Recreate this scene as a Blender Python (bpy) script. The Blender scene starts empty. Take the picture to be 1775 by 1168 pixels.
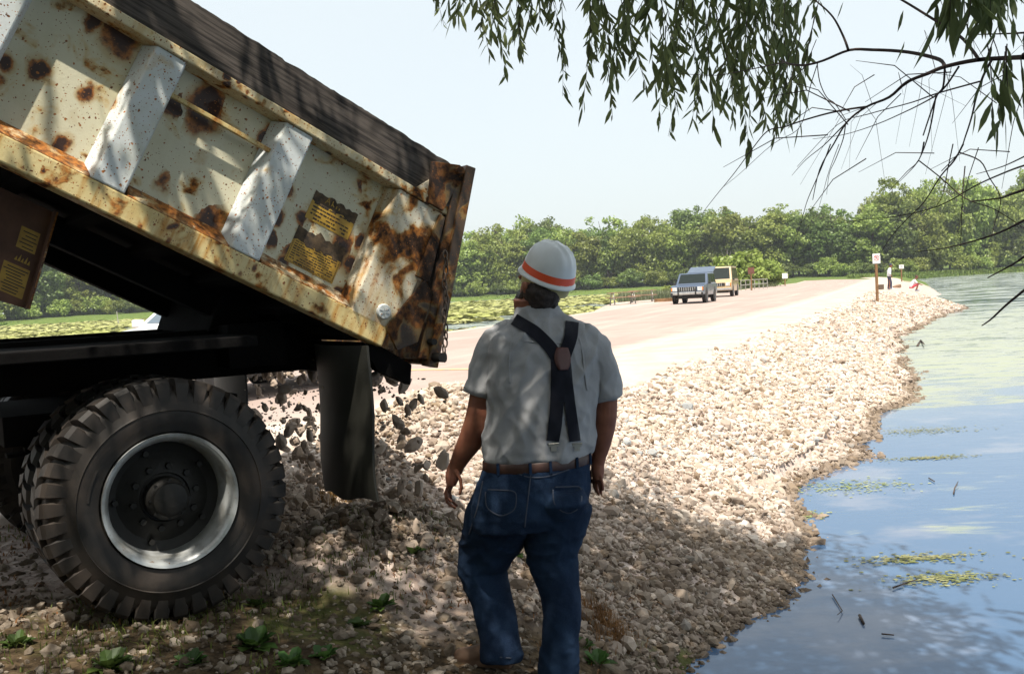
import bpy, bmesh, math, random
import numpy as np
from mathutils import Vector, Matrix, noise
from mathutils.bvhtree import BVHTree
R = math.radians
random.seed(7); rng = np.random.default_rng(11)
scene = bpy.context.scene
COL = scene.collection

# ------------------------------------------------------------------ camera, sky, sun
FPX, W, H = 1740.0, 1775.0, 1168.0
CAM = Vector((0, 0, 1.2))
PITCH, ROLL = math.atan(81 / 1740), R(3.0)
_f = Vector((0, math.cos(PITCH), -math.sin(PITCH)))
_r = Vector((1, 0, 0)); _u = _r.cross(_f)
CR = math.cos(ROLL) * _r - math.sin(ROLL) * _u
CU = math.sin(ROLL) * _r + math.cos(ROLL) * _u
cd = bpy.data.cameras.new('camera'); cam = bpy.data.objects.new('camera', cd); COL.objects.link(cam)
cd.sensor_width = 36; cd.lens = 36 * FPX / W; cd.clip_start = 0.05; cd.clip_end = 4000
m = Matrix.Identity(4)
for i in range(3):
    m[i][0] = CR[i]; m[i][1] = CU[i]; m[i][2] = -_f[i]; m[i][3] = CAM[i]
cam.matrix_world = m
scene.camera = cam
SUN_AZ = (-0.03, -1.0); SUN_EL = 67.0
wd = bpy.data.worlds.new('World'); scene.world = wd; wd.use_nodes = True
nt = wd.node_tree; bg = nt.nodes['Background']
sky = nt.nodes.new('ShaderNodeTexSky'); sky.sky_type = 'NISHITA'; sky.sun_disc = False
sky.sun_elevation = R(SUN_EL); sky.sun_rotation = math.atan2(SUN_AZ[0], SUN_AZ[1])
sky.air_density = 1.0; sky.dust_density = 4.0; sky.ozone_density = 1.5; sky.altitude = 200
# thin white summer overcast in front of the blue
mxw = nt.nodes.new('ShaderNodeMix'); mxw.data_type = 'RGBA'; mxw.inputs[0].default_value = .72
cl_ = nt.nodes.new('ShaderNodeTexNoise'); cl_.inputs['Scale'].default_value = 1.3; cl_.inputs['Detail'].default_value = 5
mr_ = nt.nodes.new('ShaderNodeMapRange'); mr_.inputs['To Min'].default_value = .68; mr_.inputs['To Max'].default_value = .84
nt.links.new(cl_.outputs['Fac'], mr_.inputs[0]); nt.links.new(mr_.outputs[0], mxw.inputs[0])
ca, cb_ = [i for i in mxw.inputs if i.type == 'RGBA']
cb_.default_value = (4.45, 4.78, 4.75, 1)
nt.links.new(sky.outputs[0], ca); nt.links.new([o for o in mxw.outputs if o.type == 'RGBA'][0], bg.inputs[0]); bg.inputs[1].default_value = 0.15
sl = bpy.data.lights.new('sun', 'SUN'); sl.energy = 5.0; sl.angle = R(0.5); sl.color = (1.0, 0.93, 0.82)
sun = bpy.data.objects.new('sun', sl); COL.objects.link(sun)
SD = Vector((SUN_AZ[0], SUN_AZ[1], 0)).normalized() * math.cos(R(SUN_EL)) + Vector((0, 0, math.sin(R(SUN_EL))))
sun.rotation_euler = SD.to_track_quat('Z', 'Y').to_euler(); sun.location = (0, -20, 40)
scene.view_settings.view_transform = 'Standard'; scene.view_settings.look = 'None'
scene.view_settings.exposure = 0.55; scene.view_settings.gamma = 1.0
scene.render.engine = 'CYCLES'
scene.cycles.max_bounces = 6; scene.cycles.transparent_max_bounces = 8

def at(x, y, Y):
    """point of the place seen at photo position x, y whose forward coordinate is Y"""
    d = float(x - W / 2) * CR + float(H / 2 - y) * CU + FPX * _f
    return CAM + d * (float(Y) / d.y)
def ray(x, y):
    return ((x - W / 2) * CR + (H / 2 - y) * CU + FPX * _f).normalized()

# ------------------------------------------------------------------ object helpers
def tag(o, label=None, cat=None, group=None, kind=None):
    if label: o['label'] = label
    if cat: o['category'] = cat
    if group: o['group'] = group
    if kind: o['kind'] = kind
    return o
def thing(name, label, cat, loc=(0, 0, 0), rz=0.0, group=None):
    o = bpy.data.objects.new(name, None); COL.objects.link(o)
    o.empty_display_size = 0.2
    o.location = loc; o.rotation_euler = (0, 0, rz)
    return tag(o, label, cat, group)
def copy_tree(o, parent=None):
    c = o.copy(); COL.objects.link(c); c.parent = parent
    for ch in list(o.children): copy_tree(ch, c)
    return c

class MB:
    def __init__(s): s.v = []; s.f = []; s.m = []
    def add(s, vs, fs, mi=0):
        b = len(s.v); s.v += [tuple(v) for v in vs]
        s.f += [tuple(b + i for i in f) for f in fs]; s.m += [mi] * len(fs); return s
    def box(s, c, d, rot=None, mi=0):
        vs = [Vector((x * d[0] / 2, y * d[1] / 2, z * d[2] / 2)) for x in (-1, 1) for y in (-1, 1) for z in (-1, 1)]
        if rot is not None: vs = [rot @ v for v in vs]
        vs = [v + Vector(c) for v in vs]
        return s.add(vs, [(0, 1, 3, 2), (4, 6, 7, 5), (0, 4, 5, 1), (2, 3, 7, 6), (0, 2, 6, 4), (1, 5, 7, 3)], mi)
    def hexa(s, p, mi=0):  # 4 bottom, 4 top
        return s.add(p, [(3, 2, 1, 0), (4, 5, 6, 7), (0, 1, 5, 4), (1, 2, 6, 5), (2, 3, 7, 6), (3, 0, 4, 7)], mi)
    def prism(s, pts, off, mi=0):
        n = len(pts); off = Vector(off); a = [Vector(p) for p in pts]
        fs = [tuple(range(n))[::-1], tuple(range(n, 2 * n))] + [(i, (i + 1) % n, n + (i + 1) % n, n + i) for i in range(n)]
        return s.add(a + [p + off for p in a], fs, mi)
    def tube(s, pts, rad, n=8, mi=0, flat=1.0, cap=True):
        pts = [Vector(p) for p in pts]; N = len(pts)
        if not hasattr(rad, '__len__'): rad = [rad] * N
        t0 = (pts[1] - pts[0]).normalized(); ref = Vector((0, 0, 1)) if abs(t0.z) < .9 else Vector((0, 1, 0))
        nx = t0.cross(ref).normalized(); vs = []
        for i in range(N):
            t = (pts[min(i + 1, N - 1)] - pts[max(i - 1, 0)]).normalized()
            nx = (nx - t * nx.dot(t)).normalized(); ny = t.cross(nx)
            for k in range(n):
                a = 2 * math.pi * k / n
                vs.append(pts[i] + nx * math.cos(a) * rad[i] + ny * math.sin(a) * rad[i] * flat)
        fs = [(i * n + k, i * n + (k + 1) % n, (i + 1) * n + (k + 1) % n, (i + 1) * n + k) for i in range(N - 1) for k in range(n)]
        if cap: fs += [tuple(range(n))[::-1], tuple(range((N - 1) * n, N * n))]
        return s.add(vs, fs, mi)
    def lathe(s, prof, n=32, c=(0, 0, 0), axis='y', mi=0):  # prof: (r, h)
        vs = []
        for r, h in prof:
            for k in range(n):
                a = 2 * math.pi * k / n; x, z = r * math.cos(a), r * math.sin(a)
                p = {'y': (x, h, z), 'z': (x, z, h), 'x': (h, x, z)}[axis]
                vs.append(Vector(p) + Vector(c))
        N = len(prof)
        fs = [(i * n + k, i * n + (k + 1) % n, (i + 1) * n + (k + 1) % n, (i + 1) * n + k) for i in range(N - 1) for k in range(n)]
        if prof[0][0] > 1e-4: pass
        return s.add(vs, fs, mi)
    def loft(s, rings, n=20, mi=0, cap=True):
        """rings: (center, ax vector, ay vector)"""
        vs = []
        for c, ax, ay in rings:
            for k in range(n):
                a = 2 * math.pi * k / n
                vs.append(Vector(c) + Vector(ax) * math.cos(a) + Vector(ay) * math.sin(a))
        N = len(rings)
        fs = [(i * n + k, i * n + (k + 1) % n, (i + 1) * n + (k + 1) % n, (i + 1) * n + k) for i in range(N - 1) for k in range(n)]
        if cap: fs += [tuple(range(n))[::-1], tuple(range((N - 1) * n, N * n))]
        return s.add(vs, fs, mi)
    def mesh(s, name, mats):
        me = bpy.data.meshes.new(name); me.from_pydata([tuple(v) for v in s.v], [], s.f)
        for mt in (mats if isinstance(mats, (list, tuple)) else [mats]): me.materials.append(mt)
        if any(s.m): me.polygons.foreach_set('material_index', s.m)
        bm = bmesh.new(); bm.from_mesh(me); bmesh.ops.recalc_face_normals(bm, faces=bm.faces); bm.to_mesh(me); bm.free()
        return me
    def build(s, name, mats, parent=None, smooth=False, bevel=0, segs=2, angle=40):
        me = s.mesh(name, mats)
        o = bpy.data.objects.new(name, me); COL.objects.link(o)
        if parent: o.parent = parent
        if smooth:
            me.polygons.foreach_set('use_smooth', [True] * len(me.polygons))
            if smooth == 'auto': me.set_sharp_from_angle(angle=R(angle))
        if bevel:
            b = o.modifiers.new('bevel', 'BEVEL'); b.width = bevel; b.segments = segs; b.limit_method = 'ANGLE'; b.angle_limit = R(35)
        return o

def npmesh(name, V, F, mats, parent=None, smooth=False, attr=None, midx=None):
    """V (n,3), F (m,k) all same k"""
    V = np.asarray(V, np.float32); F = np.asarray(F, np.int32)
    me = bpy.data.meshes.new(name); k = F.shape[1]
    me.vertices.add(len(V)); me.vertices.foreach_set('co', V.ravel())
    me.loops.add(F.size); me.loops.foreach_set('vertex_index', F.ravel())
    me.polygons.add(len(F)); me.polygons.foreach_set('loop_start', np.arange(0, F.size, k, dtype=np.int32))
    me.polygons.foreach_set('loop_total', np.full(len(F), k, np.int32))
    for mt in (mats if isinstance(mats, (list, tuple)) else [mats]): me.materials.append(mt)
    if midx is not None: me.polygons.foreach_set('material_index', np.asarray(midx, np.int32))
    me.polygons.foreach_set('use_smooth', np.full(len(F), bool(smooth)))
    me.update(calc_edges=True)
    if attr:
        for an, av in attr.items():
            a = me.attributes.new(an, 'FLOAT', 'POINT'); a.data.foreach_set('value', np.asarray(av, np.float32))
    o = bpy.data.objects.new(name, me); COL.objects.link(o)
    if parent: o.parent = parent
    return o

def fuse(mb, voxel, smooth_it=4, disp=None):
    """one continuous skin out of overlapping lofts"""
    me = mb.mesh('tmp', []) if False else mb.mesh('tmp', bpy.data.materials.new('tmp'))
    o = bpy.data.objects.new('tmp', me); COL.objects.link(o)
    r = o.modifiers.new('r', 'REMESH'); r.mode = 'VOXEL'; r.voxel_size = voxel; r.use_smooth_shade = True
    if smooth_it:
        s = o.modifiers.new('s', 'SMOOTH'); s.iterations = smooth_it; s.factor = .5
    dg = bpy.context.evaluated_depsgraph_get(); dg.update()
    out = bpy.data.meshes.new_from_object(o.evaluated_get(dg))
    bpy.data.objects.remove(o); bpy.data.meshes.remove(me)
    out.materials.clear()
    if disp:
        nv = len(out.vertices); co = np.empty(nv * 3); no = np.empty(nv * 3)
        out.vertices.foreach_get('co', co); out.vertices.foreach_get('normal', no)
        co = co.reshape(-1, 3); no = no.reshape(-1, 3)
        d = np.array([disp(Vector(c), Vector(n)) for c, n in zip(co, no)])
        out.vertices.foreach_set('co', (co + no * d[:, None]).ravel()); out.update()
    return out
def link_mesh(name, me, mat, parent=None, smooth=True):
    me.name = name; me.materials.clear(); me.materials.append(mat)
    me.polygons.foreach_set('use_smooth', [smooth] * len(me.polygons))
    o = bpy.data.objects.new(name, me); COL.objects.link(o)
    if parent: o.parent = parent
    return o

# ------------------------------------------------------------------ materials
class NT:
    def __init__(s, name):
        s.m = bpy.data.materials.new(name); s.m.use_nodes = True; s.t = s.m.node_tree
        s.b = s.t.nodes['Principled BSDF']; s.out = s.t.nodes['Material Output']
    def n(s, ty, **kw):
        nd = s.t.nodes.new(ty)
        for k, v in kw.items(): setattr(nd, k, v)
        return nd
    def l(s, a, b): s.t.links.new(a, b)
    def val(s, sock, v):
        if hasattr(v, 'is_linked') or hasattr(v, 'node'): s.l(v, sock)
        else: sock.default_value = v
    def coord(s, kind='Object', scale=(1, 1, 1), loc=(0, 0, 0)):
        tc = s.n('ShaderNodeTexCoord'); mp = s.n('ShaderNodeMapping')
        mp.inputs['Scale'].default_value = scale; mp.inputs['Location'].default_value = loc
        s.l(tc.outputs[kind], mp.inputs[0]); return mp.outputs[0]
    def noise(s, co, scale, detail=4, rough=.55, dist=0):
        nn = s.n('ShaderNodeTexNoise'); s.l(co, nn.inputs['Vector'])
        nn.inputs['Scale'].default_value = scale; nn.inputs['Detail'].default_value = detail
        nn.inputs['Roughness'].default_value = rough; nn.inputs['Distortion'].default_value = dist
        return nn.outputs['Fac']
    def voro(s, co, scale, out='Distance', rnd=1.0):
        nn = s.n('ShaderNodeTexVoronoi'); s.l(co, nn.inputs['Vector']); nn.inputs['Scale'].default_value = scale
        nn.inputs['Randomness'].default_value = rnd; return nn.outputs[out]
    def ramp(s, f, a, b, va=0.0, vb=1.0):
        nn = s.n('ShaderNodeMapRange'); nn.interpolation_type = 'SMOOTHSTEP'; s.l(f, nn.inputs['Value'])
        nn.inputs['From Min'].default_value = a; nn.inputs['From Max'].default_value = b
        nn.inputs['To Min'].default_value = va; nn.inputs['To Max'].default_value = vb
        return nn.outputs[0]
    def math(s, op, a, b=0.0):
        nn = s.n('ShaderNodeMath', operation=op); s.val(nn.inputs[0], a); s.val(nn.inputs[1], b); return nn.outputs[0]
    def mix(s, f, a, b):
        nn = s.n('ShaderNodeMix'); nn.data_type = 'RGBA'
        s.val(nn.inputs['Factor'], f)
        for k, v in (('A', a), ('B', b)):
            sk = [i for i in nn.inputs if i.name == k and i.type == 'RGBA'][0]
            if isinstance(v, tuple): sk.default_value = (*v[:3], 1)
            else: s.l(v, sk)
        return [o for o in nn.outputs if o.type == 'RGBA'][0]
    def base(s, c, rough=.6, metal=0.0, spec=None):
        if isinstance(c, tuple): s.b.inputs['Base Color'].default_value = (*c[:3], 1)
        else: s.l(c, s.b.inputs['Base Color'])
        s.val(s.b.inputs['Roughness'], rough); s.val(s.b.inputs['Metallic'], metal)
        if spec is not None: s.b.inputs['Specular IOR Level'].default_value = spec
        return s
    def bump(s, h, strength=.3, dist=.01):
        nn = s.n('ShaderNodeBump'); s.l(h, nn.inputs['Height']); nn.inputs['Strength'].default_value = strength
        nn.inputs['Distance'].default_value = dist; s.l(nn.outputs[0], s.b.inputs['Normal']); return s
    def attr(s, name):
        nn = s.n('ShaderNodeAttribute'); nn.attribute_name = name; return nn.outputs['Fac']

def simple(name, c, rough=.6, metal=0.0, var=.15, scale=8, bump=.15, spec=None, bscale=60, bdist=.004):
    k = NT(name); co = k.coord()
    f = k.noise(co, scale, 5)
    c2 = tuple(x * (1 - var) for x in c); c1 = tuple(min(1, x * (1 + var)) for x in c)
    k.base(k.mix(k.ramp(f, .3, .7), c2, c1), rough, metal, spec)
    if bump: k.bump(k.noise(co, bscale, 3), bump, bdist)
    return k.m

def rusty(name, paint=(.66, .64, .55), blotch=(.60, .68), speck=.5, streak=0.0, seed=0.0, rustall=0.0, yellow=.25, bscale=5.0, shade_=1, blobs=()):
    k = NT(name); co = k.coord(loc=(seed, seed * .7, seed * 1.3))
    wob = k.noise(co, 9, 4)
    # paint with grime
    g = k.noise(co, 3.2, 6, .6)
    pc = k.mix(k.ramp(g, .42, .75), paint, tuple(p * q for p, q in zip(paint, (.80, .76, .62))))
    # yellowish stain halo + blotch core
    bn = k.noise(co, bscale, 5, .52, .4)
    halo = k.ramp(bn, blotch[0] - .055, blotch[1] - .02)
    core = k.ramp(bn, blotch[0], blotch[1])
    deep = k.ramp(bn, blotch[1], blotch[1] + .07)
    pc = k.mix(k.math('MULTIPLY', halo, .75), pc, (.50, .33, .10))
    if streak:
        cs = k.coord(scale=(26, 26, 2.2), loc=(seed + 3, 0, 0)); st = k.noise(cs, 1.0, 3, .6)
        cs2 = k.noise(k.coord(loc=(seed, 2, 1)), 4.0, 3)
        sv = k.math('MULTIPLY', k.ramp(st, .42, .66), k.ramp(cs2, .32, .58))
        pc = k.mix(k.math('MULTIPLY', sv, streak), pc, (.44, .215, .035))
    rc = k.noise(co, 34, 5, .7)
    rust = k.mix(k.ramp(rc, .35, .65), (.085, .030, .010), (.42, .155, .028))
    dark = k.mix(k.ramp(rc, .4, .7), (.022, .012, .008), (.10, .045, .02))
    c = k.mix(core, pc, rust); c = k.mix(deep, c, dark)
    if blobs:
        for bi, (bs_, pr_b, rad_b) in enumerate(blobs):
            bc = k.coord(scale=(1, 1, .72), loc=(seed * 3.1 + bi * 5, bi, seed)); wn2 = k.n('ShaderNodeTexNoise'); wn2.inputs['Scale'].default_value = 11; wn2.inputs['Detail'].default_value = 4; k.l(co, wn2.inputs['Vector'])
            vm = k.n('ShaderNodeVectorMath', operation='MULTIPLY_ADD'); k.l(wn2.outputs['Color'], vm.inputs[0]); vm.inputs[1].default_value = (.075, .075, .075); k.l(bc, vm.inputs[2])
            vn_ = k.n('ShaderNodeTexVoronoi'); k.l(vm.outputs[0], vn_.inputs['Vector']); vn_.inputs['Scale'].default_value = bs_
            sc_ = k.n('ShaderNodeSeparateColor'); k.l(vn_.outputs['Color'], sc_.inputs[0]); rr0 = k.ramp(sc_.outputs[0], 1 - pr_b, 1.0, -.06, rad_b)
            dd_ = k.math('SUBTRACT', rr0, vn_.outputs['Distance'])
            c = k.mix(k.math('MULTIPLY', k.ramp(dd_, -.16, .02), .62), c, (.42, .27, .09)); c = k.mix(k.ramp(dd_, -.03, .06), c, rust); c = k.mix(k.ramp(dd_, .05, .14), c, (.040, .018, .012))
    # specks of several sizes
    wn = k.n('ShaderNodeTexNoise'); wn.inputs['Scale'].default_value = 30; wn.inputs['Detail'].default_value = 3; k.l(co, wn.inputs['Vector'])
    for sc, th, sd in ((48, .22, 1.1), (110, .24, 5.0), (80, .22, 9.0), (24, .07, 4.0)):
        cc = k.coord(loc=(seed + sd, sd, -sd)); va_ = k.n('ShaderNodeVectorMath', operation='MULTIPLY_ADD'); k.l(wn.outputs['Color'], va_.inputs[0]); va_.inputs[1].default_value = (.028, .028, .028); k.l(cc, va_.inputs[2]); cc = va_.outputs[0]; nn = k.n('ShaderNodeTexVoronoi'); k.l(cc, nn.inputs['Vector']); nn.inputs['Scale'].default_value = sc
        sz = k.n('ShaderNodeSeparateColor'); k.l(nn.outputs['Color'], sz.inputs[0])
        rad = k.ramp(sz.outputs[0], 1.0 - speck * .8, 1.0, 0.0, th + .08)
        d = k.math('SUBTRACT', rad, nn.outputs['Distance'])
        mk = k.ramp(d, 0.0, .05)
        c = k.mix(mk, c, rust)
    if rustall:
        ra = k.ramp(k.noise(k.coord(loc=(seed, 9, 4)), 11, 6, .7), .62 - rustall * .5, .74 - rustall * .5)
        c = k.mix(ra, c, rust)
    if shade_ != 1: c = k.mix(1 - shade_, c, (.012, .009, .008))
    k.base(c, k.ramp(core, 0, 1, .42, .9), 0, .4)
    k.bump(k.math('ADD', k.math('MULTIPLY', core, .6), k.noise(co, 70, 4, .7)), .35, .004)
    return k.m

M = {}
M['panel'] = rusty('rusty_panel_paint', paint=(.64, .61, .45), blotch=(.61, .67), speck=.40, seed=1.0, bscale=6.5, blobs=((4.6, .62, .46), (9.5, .62, .44)))
M['rib'] = rusty('speckled_rib_paint', paint=(.62, .66, .66), blotch=(.66, .72), speck=.72, seed=4.0)
M['rail'] = rusty('streaked_rail_paint', paint=(.66, .55, .28), blotch=(.55, .64), speck=.75, blobs=((15, .55, .4),), streak=1.0, seed=7.0, bscale=8)
M['rail2'] = rusty('blotched_top_rail_paint', paint=(.64, .57, .38), blotch=(.56, .63), speck=.7, seed=17.0, bscale=9, streak=.5, blobs=((19, .65, .42), (9, .3, .3)))
M['ledge'] = rusty('rusty_ledge', paint=(.60, .50, .34), blotch=(.52, .60), speck=.5, streak=.4, seed=2.0, rustall=.42)
M['endpost'] = rusty('heavily_rusted_post', paint=(.62, .58, .46), blotch=(.50, .57), speck=.7, streak=.6, seed=9.0, bscale=6, rustall=.12)
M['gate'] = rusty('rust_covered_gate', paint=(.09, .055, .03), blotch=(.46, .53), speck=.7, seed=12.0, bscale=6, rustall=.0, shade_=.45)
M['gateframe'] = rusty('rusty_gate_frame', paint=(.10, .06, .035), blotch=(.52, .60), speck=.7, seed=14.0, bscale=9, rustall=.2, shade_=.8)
M['black'] = simple('black_chassis_paint', (.007, .007, .008), .7, bump=.3, spec=.15)
M['under'] = simple('shade_black_underside', (.007, .0065, .0065), .95, bump=.4, scale=5, spec=.08)  # near-black colour stands in for the deep shade under the truck
M['steel'] = simple('weathered_steel', (.30, .31, .31), .42, .7, var=.3, scale=14)
M['chain'] = simple('rusty_chain_steel', (.12, .09, .07), .6, .6)

def wood(name, c1, c2, ax=0, sc=1.0):
    k = NT(name); s = [60, 60, 60]; s[ax] = 3
    g = k.noise(k.coord(scale=tuple(q * sc for q in s)), 1.0, 5, .65); b = k.noise(k.coord(), 4 * sc, 3)
    c = k.mix(k.ramp(g, .35, .65), c1, c2); c = k.mix(k.math('MULTIPLY', k.ramp(b, .5, .7), .5), c, tuple(x * .45 for x in c1))
    k.base(c, .85, 0, .2); k.bump(g, .5, .004); return k.m
M['board'] = wood('weathered_side_board', (.034, .030, .028), (.115, .098, .086))
M['postwood'] = wood('brown_post_wood', (.16, .085, .04), (.28, .16, .08), 2)
M['plank'] = wood('picnic_plank', (.20, .12, .08), (.34, .22, .15), 0)

k = NT('yellow_label'); co = k.coord(); g = k.noise(co, 14, 5)
c = k.mix(k.ramp(g, .35, .7), (.50, .30, .03), (.36, .20, .02)); k.base(c, .5); M['label'] = k.m
M['print'] = simple('label_print', (.035, .022, .012), .6, bump=0)
k = NT('scorched_label'); co = k.coord(); g = k.noise(co, 28, 5, .7)
c = k.mix(k.ramp(g, .3, .7), (.03, .022, .016), (.13, .085, .045)); k.base(c, .8); M['scorch'] = k.m

k = NT('tyre_rubber'); co = k.coord(); g = k.noise(co, 5, 5, .6); g2 = k.noise(co, 60, 3)
c = k.mix(k.ramp(g, .35, .72), (.009, .008, .007), (.038, .028, .021)); k.base(c, .62, 0, .45); k.bump(g2, .25, .002); M['tyre'] = k.m
k = NT('rim_paint'); co = k.coord(); g = k.noise(co, 9, 5, .6); g2 = k.noise(co, 40, 4, .7)
c = k.mix(k.ramp(g, .4, .7), (.46, .48, .48), (.26, .26, .24)); c = k.mix(k.ramp(g2, .64, .72), c, (.20, .09, .03)); k.base(c, .38, .35); k.bump(g2, .2, .002); M['rim'] = k.m
M['hub'] = simple('greasy_hub', (.014, .013, .011), .6, .3, bump=.5, bscale=40)
M['flap'] = simple('rubber_flap', (.022, .022, .017), .6, var=.3, scale=3)
M['jeeptyre'] = simple('car_tyre', (.03, .028, .027), .8)

def cloth(name, c, var=.12, weave=420, wr=.4):
    k = NT(name); co = k.coord(); f = k.noise(co, 6, 4); fine = k.noise(co, weave, 2)
    c1 = k.mix(k.ramp(f, .3, .7), tuple(x * (1 - var) for x in c), tuple(x * (1 + var) for x in c))
    c1 = k.mix(k.math('MULTIPLY', k.ramp(fine, .3, .7), .35), c1, tuple(x * .7 for x in c))
    k.base(c1, .9, 0, .15); k.b.inputs['Sheen Weight'].default_value = .15
    k.bump(k.math('ADD', k.math('MULTIPLY', k.noise(k.coord(scale=(1, 1, .6)), 16, 3), wr * 3), fine), .35, .006); return k.m
M['shirt'] = cloth('grey_shirt_cloth', (.31, .315, .325))
k = NT('blue_denim'); co = k.coord(); f = k.noise(co, 4.5, 5); fine = k.noise(co, 380, 2)
c = k.mix(k.ramp(f, .35, .72), (.005, .013, .034), (.013, .031, .068)); c = k.mix(k.math('MULTIPLY', k.ramp(fine, .4, .7), .3), c, (.04, .07, .12))
k.base(c, .9, 0, .15); k.bump(k.math('ADD', k.math('MULTIPLY', k.noise(co, 22, 3), 2.0), fine), .4, .005); M['denim'] = k.m
k = NT('skin'); co = k.coord(); f = k.noise(co, 12, 4); c = k.mix(k.ramp(f, .3, .7), (.17, .062, .036), (.26, .105, .062)); k.base(c, .55, 0, .35)
k.b.inputs['Subsurface Weight'].default_value = .08; k.b.inputs['Subsurface Radius'].default_value = (.01, .004, .002); k.bump(k.noise(co, 150, 3), .15, .002); M['skin'] = k.m
M['stitch'] = simple('denim_stitching', (.045, .055, .08), .9, bump=0)
M['hair'] = simple('dark_brown_hair', (.022, .013, .009), .7, var=.4, scale=60, bump=.8, bscale=160)
M['navy'] = cloth('navy_webbing', (.006, .007, .013))
M['leather'] = simple('brown_leather', (.065, .018, .013), .6)
M['belt'] = simple('belt_leather', (.045, .019, .013), .5)
M['boot'] = simple('boot_leather', (.13, .075, .045), .75)
M['hat'] = simple('white_hard_hat_plastic', (.66, .69, .70), .3, var=.06, bump=.05)
M['orange'] = simple('orange_tape', (.80, .10, .035), .4, var=.08, bump=0)
M['strapcream'] = simple('cream_headband', (.50, .42, .20), .6)
M['clip'] = simple('nickel_clip', (.6, .6, .58), .3, .9)
M['cloth_white'] = cloth('white_cloth', (.72, .72, .76), weave=60)
M['cloth_dark'] = cloth('dark_trousers', (.05, .055, .09), weave=60)
M['cloth_red'] = cloth('red_shorts', (.55, .08, .10), weave=60)
M['jeans_far'] = cloth('pale_jeans', (.13, .17, .26), weave=60)

def leafmat(name, c1, c2, sat=1.0, trans=.35, sc=.25, rnd=.25):
    k = NT(name); k.t.nodes.remove(k.b)
    co = k.coord('Object'); f = k.noise(co, sc, 3)
    oi = k.n('ShaderNodeObjectInfo'); a = k.attr('rnd')
    c = k.mix(k.ramp(f, .3, .7), c1, c2)
    hs = k.n('ShaderNodeHueSaturation'); k.l(c, hs.inputs['Color'])
    k.l(k.math('ADD', k.math('MULTIPLY', oi.outputs['Random'], .035), .472), hs.inputs['Hue'])
    v = k.math('ADD', k.math('MULTIPLY', a, .7), .62); v = k.math('MULTIPLY', v, k.math('ADD', k.math('MULTIPLY', oi.outputs['Random'], rnd * 2), 1 - rnd))
    k.l(v, hs.inputs['Value'])
    d = k.n('ShaderNodeBsdfDiffuse'); k.l(hs.outputs[0], d.inputs[0]); tr = k.n('ShaderNodeBsdfTranslucent'); k.l(hs.outputs[0], tr.inputs[0])
    g = k.n('ShaderNodeBsdfGlossy'); g.inputs['Roughness'].default_value = .45; g.inputs[0].default_value = (.8, .85, .8, 1)
    mx = k.n('ShaderNodeMixShader'); mx.inputs[0].default_value = trans; k.l(d.outputs[0], mx.inputs[1]); k.l(tr.outputs[0], mx.inputs[2])
    m2 = k.n('ShaderNodeMixShader'); m2.inputs[0].default_value = .025; k.l(mx.outputs[0], m2.inputs[1]); k.l(g.outputs[0], m2.inputs[2])
    k.l(m2.outputs[0], k.out.inputs[0]); return k.m
M['leaf_far'] = leafmat('tree_leaves', (.165, .225, .042), (.28, .35, .085), sc=.2, trans=.4)
M['leaf_dark'] = leafmat('dark_tree_leaves', (.11, .17, .04), (.19, .27, .07), sc=.2, trans=.4)
M['leaf_yel'] = leafmat('yellow_green_leaves', (.185, .25, .045), (.27, .34, .085), sc=.2, trans=.4)
M['willow'] = leafmat('willow_leaves', (.10, .15, .055), (.17, .22, .08), sc=2.0, trans=.42)
M['weed'] = leafmat('weed_leaves', (.045, .105, .025), (.10, .17, .04), sc=3.0)
M['drygrass'] = leafmat('dry_grass_blades', (.20, .11, .03), (.32, .20, .07), sc=3.0)
M['grass'] = leafmat('green_grass_blades', (.09, .15, .03), (.17, .22, .05), sc=1.0)
M['reed'] = leafmat('pale_reeds', (.15, .19, .09), (.24, .26, .15), sc=.5)
M['lily'] = leafmat('lily_pad_leaf', (.26, .30, .09), (.42, .44, .20), sc=.1, trans=.15)
M['scum'] = leafmat('pond_scum', (.16, .20, .07), (.30, .31, .16), sc=6, trans=.1)
M['bark'] = simple('bark', (.07, .05, .04), .9, var=.4, scale=12, bump=.8, bscale=30, bdist=.02)
M['twig'] = simple('twig_bark', (.045, .026, .022), .8, var=.3, scale=20, bump=.2)
M['deadwood'] = simple('grey_dead_wood', (.22, .19, .17), .9)

def paint(name, c, rough=.3):
    k = NT(name); co = k.coord(); f = k.noise(co, 3, 4)
    k.base(k.mix(k.ramp(f, .35, .7), c, tuple(x * .82 for x in c)), rough, 0, .5); k.b.inputs['Coat Weight'].default_value = .5; return k.m
M['jeep'] = paint('blue_grey_car_paint', (.06, .088, .145)); M['van'] = paint('tan_van_paint', (.50, .36, .19)); M['white_car'] = paint('white_car_paint', (.78, .78, .76))
M['vanstripe'] = paint('brown_stripe_paint', (.30, .14, .05))
k = NT('car_glass'); k.base((.012, .018, .016), .08, 0, .35); M['glass'] = k.m
k = NT('pale_windshield_glass'); k.base((.10, .13, .16), .06, 0, .9); M['glass2'] = k.m
M['chrome'] = simple('bumper_chrome', (.55, .55, .54), .25, .85, bump=0)
M['trim'] = simple('black_trim', (.02, .02, .02), .5, bump=0)
M['lamp'] = simple('headlamp_glass', (.65, .66, .66), .15, .2, bump=0)
M['amber'] = simple('amber_lamp', (.6, .2, .03), .3, bump=0)
M['signwhite'] = simple('white_sign_face', (.72, .72, .72), .5, var=.04, bump=0)
M['signred'] = simple('red_sign_print', (.55, .03, .03), .5, bump=0)
M['signblack'] = simple('black_sign_print', (.02, .02, .02), .5, bump=0)
M['signbrown'] = simple('brown_sign_face', (.13, .045, .03), .6)
M['cooler'] = simple('dark_crate', (.10, .07, .045), .7)
M['pole'] = simple('pale_pole', (.30, .29, .25), .7)

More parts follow.
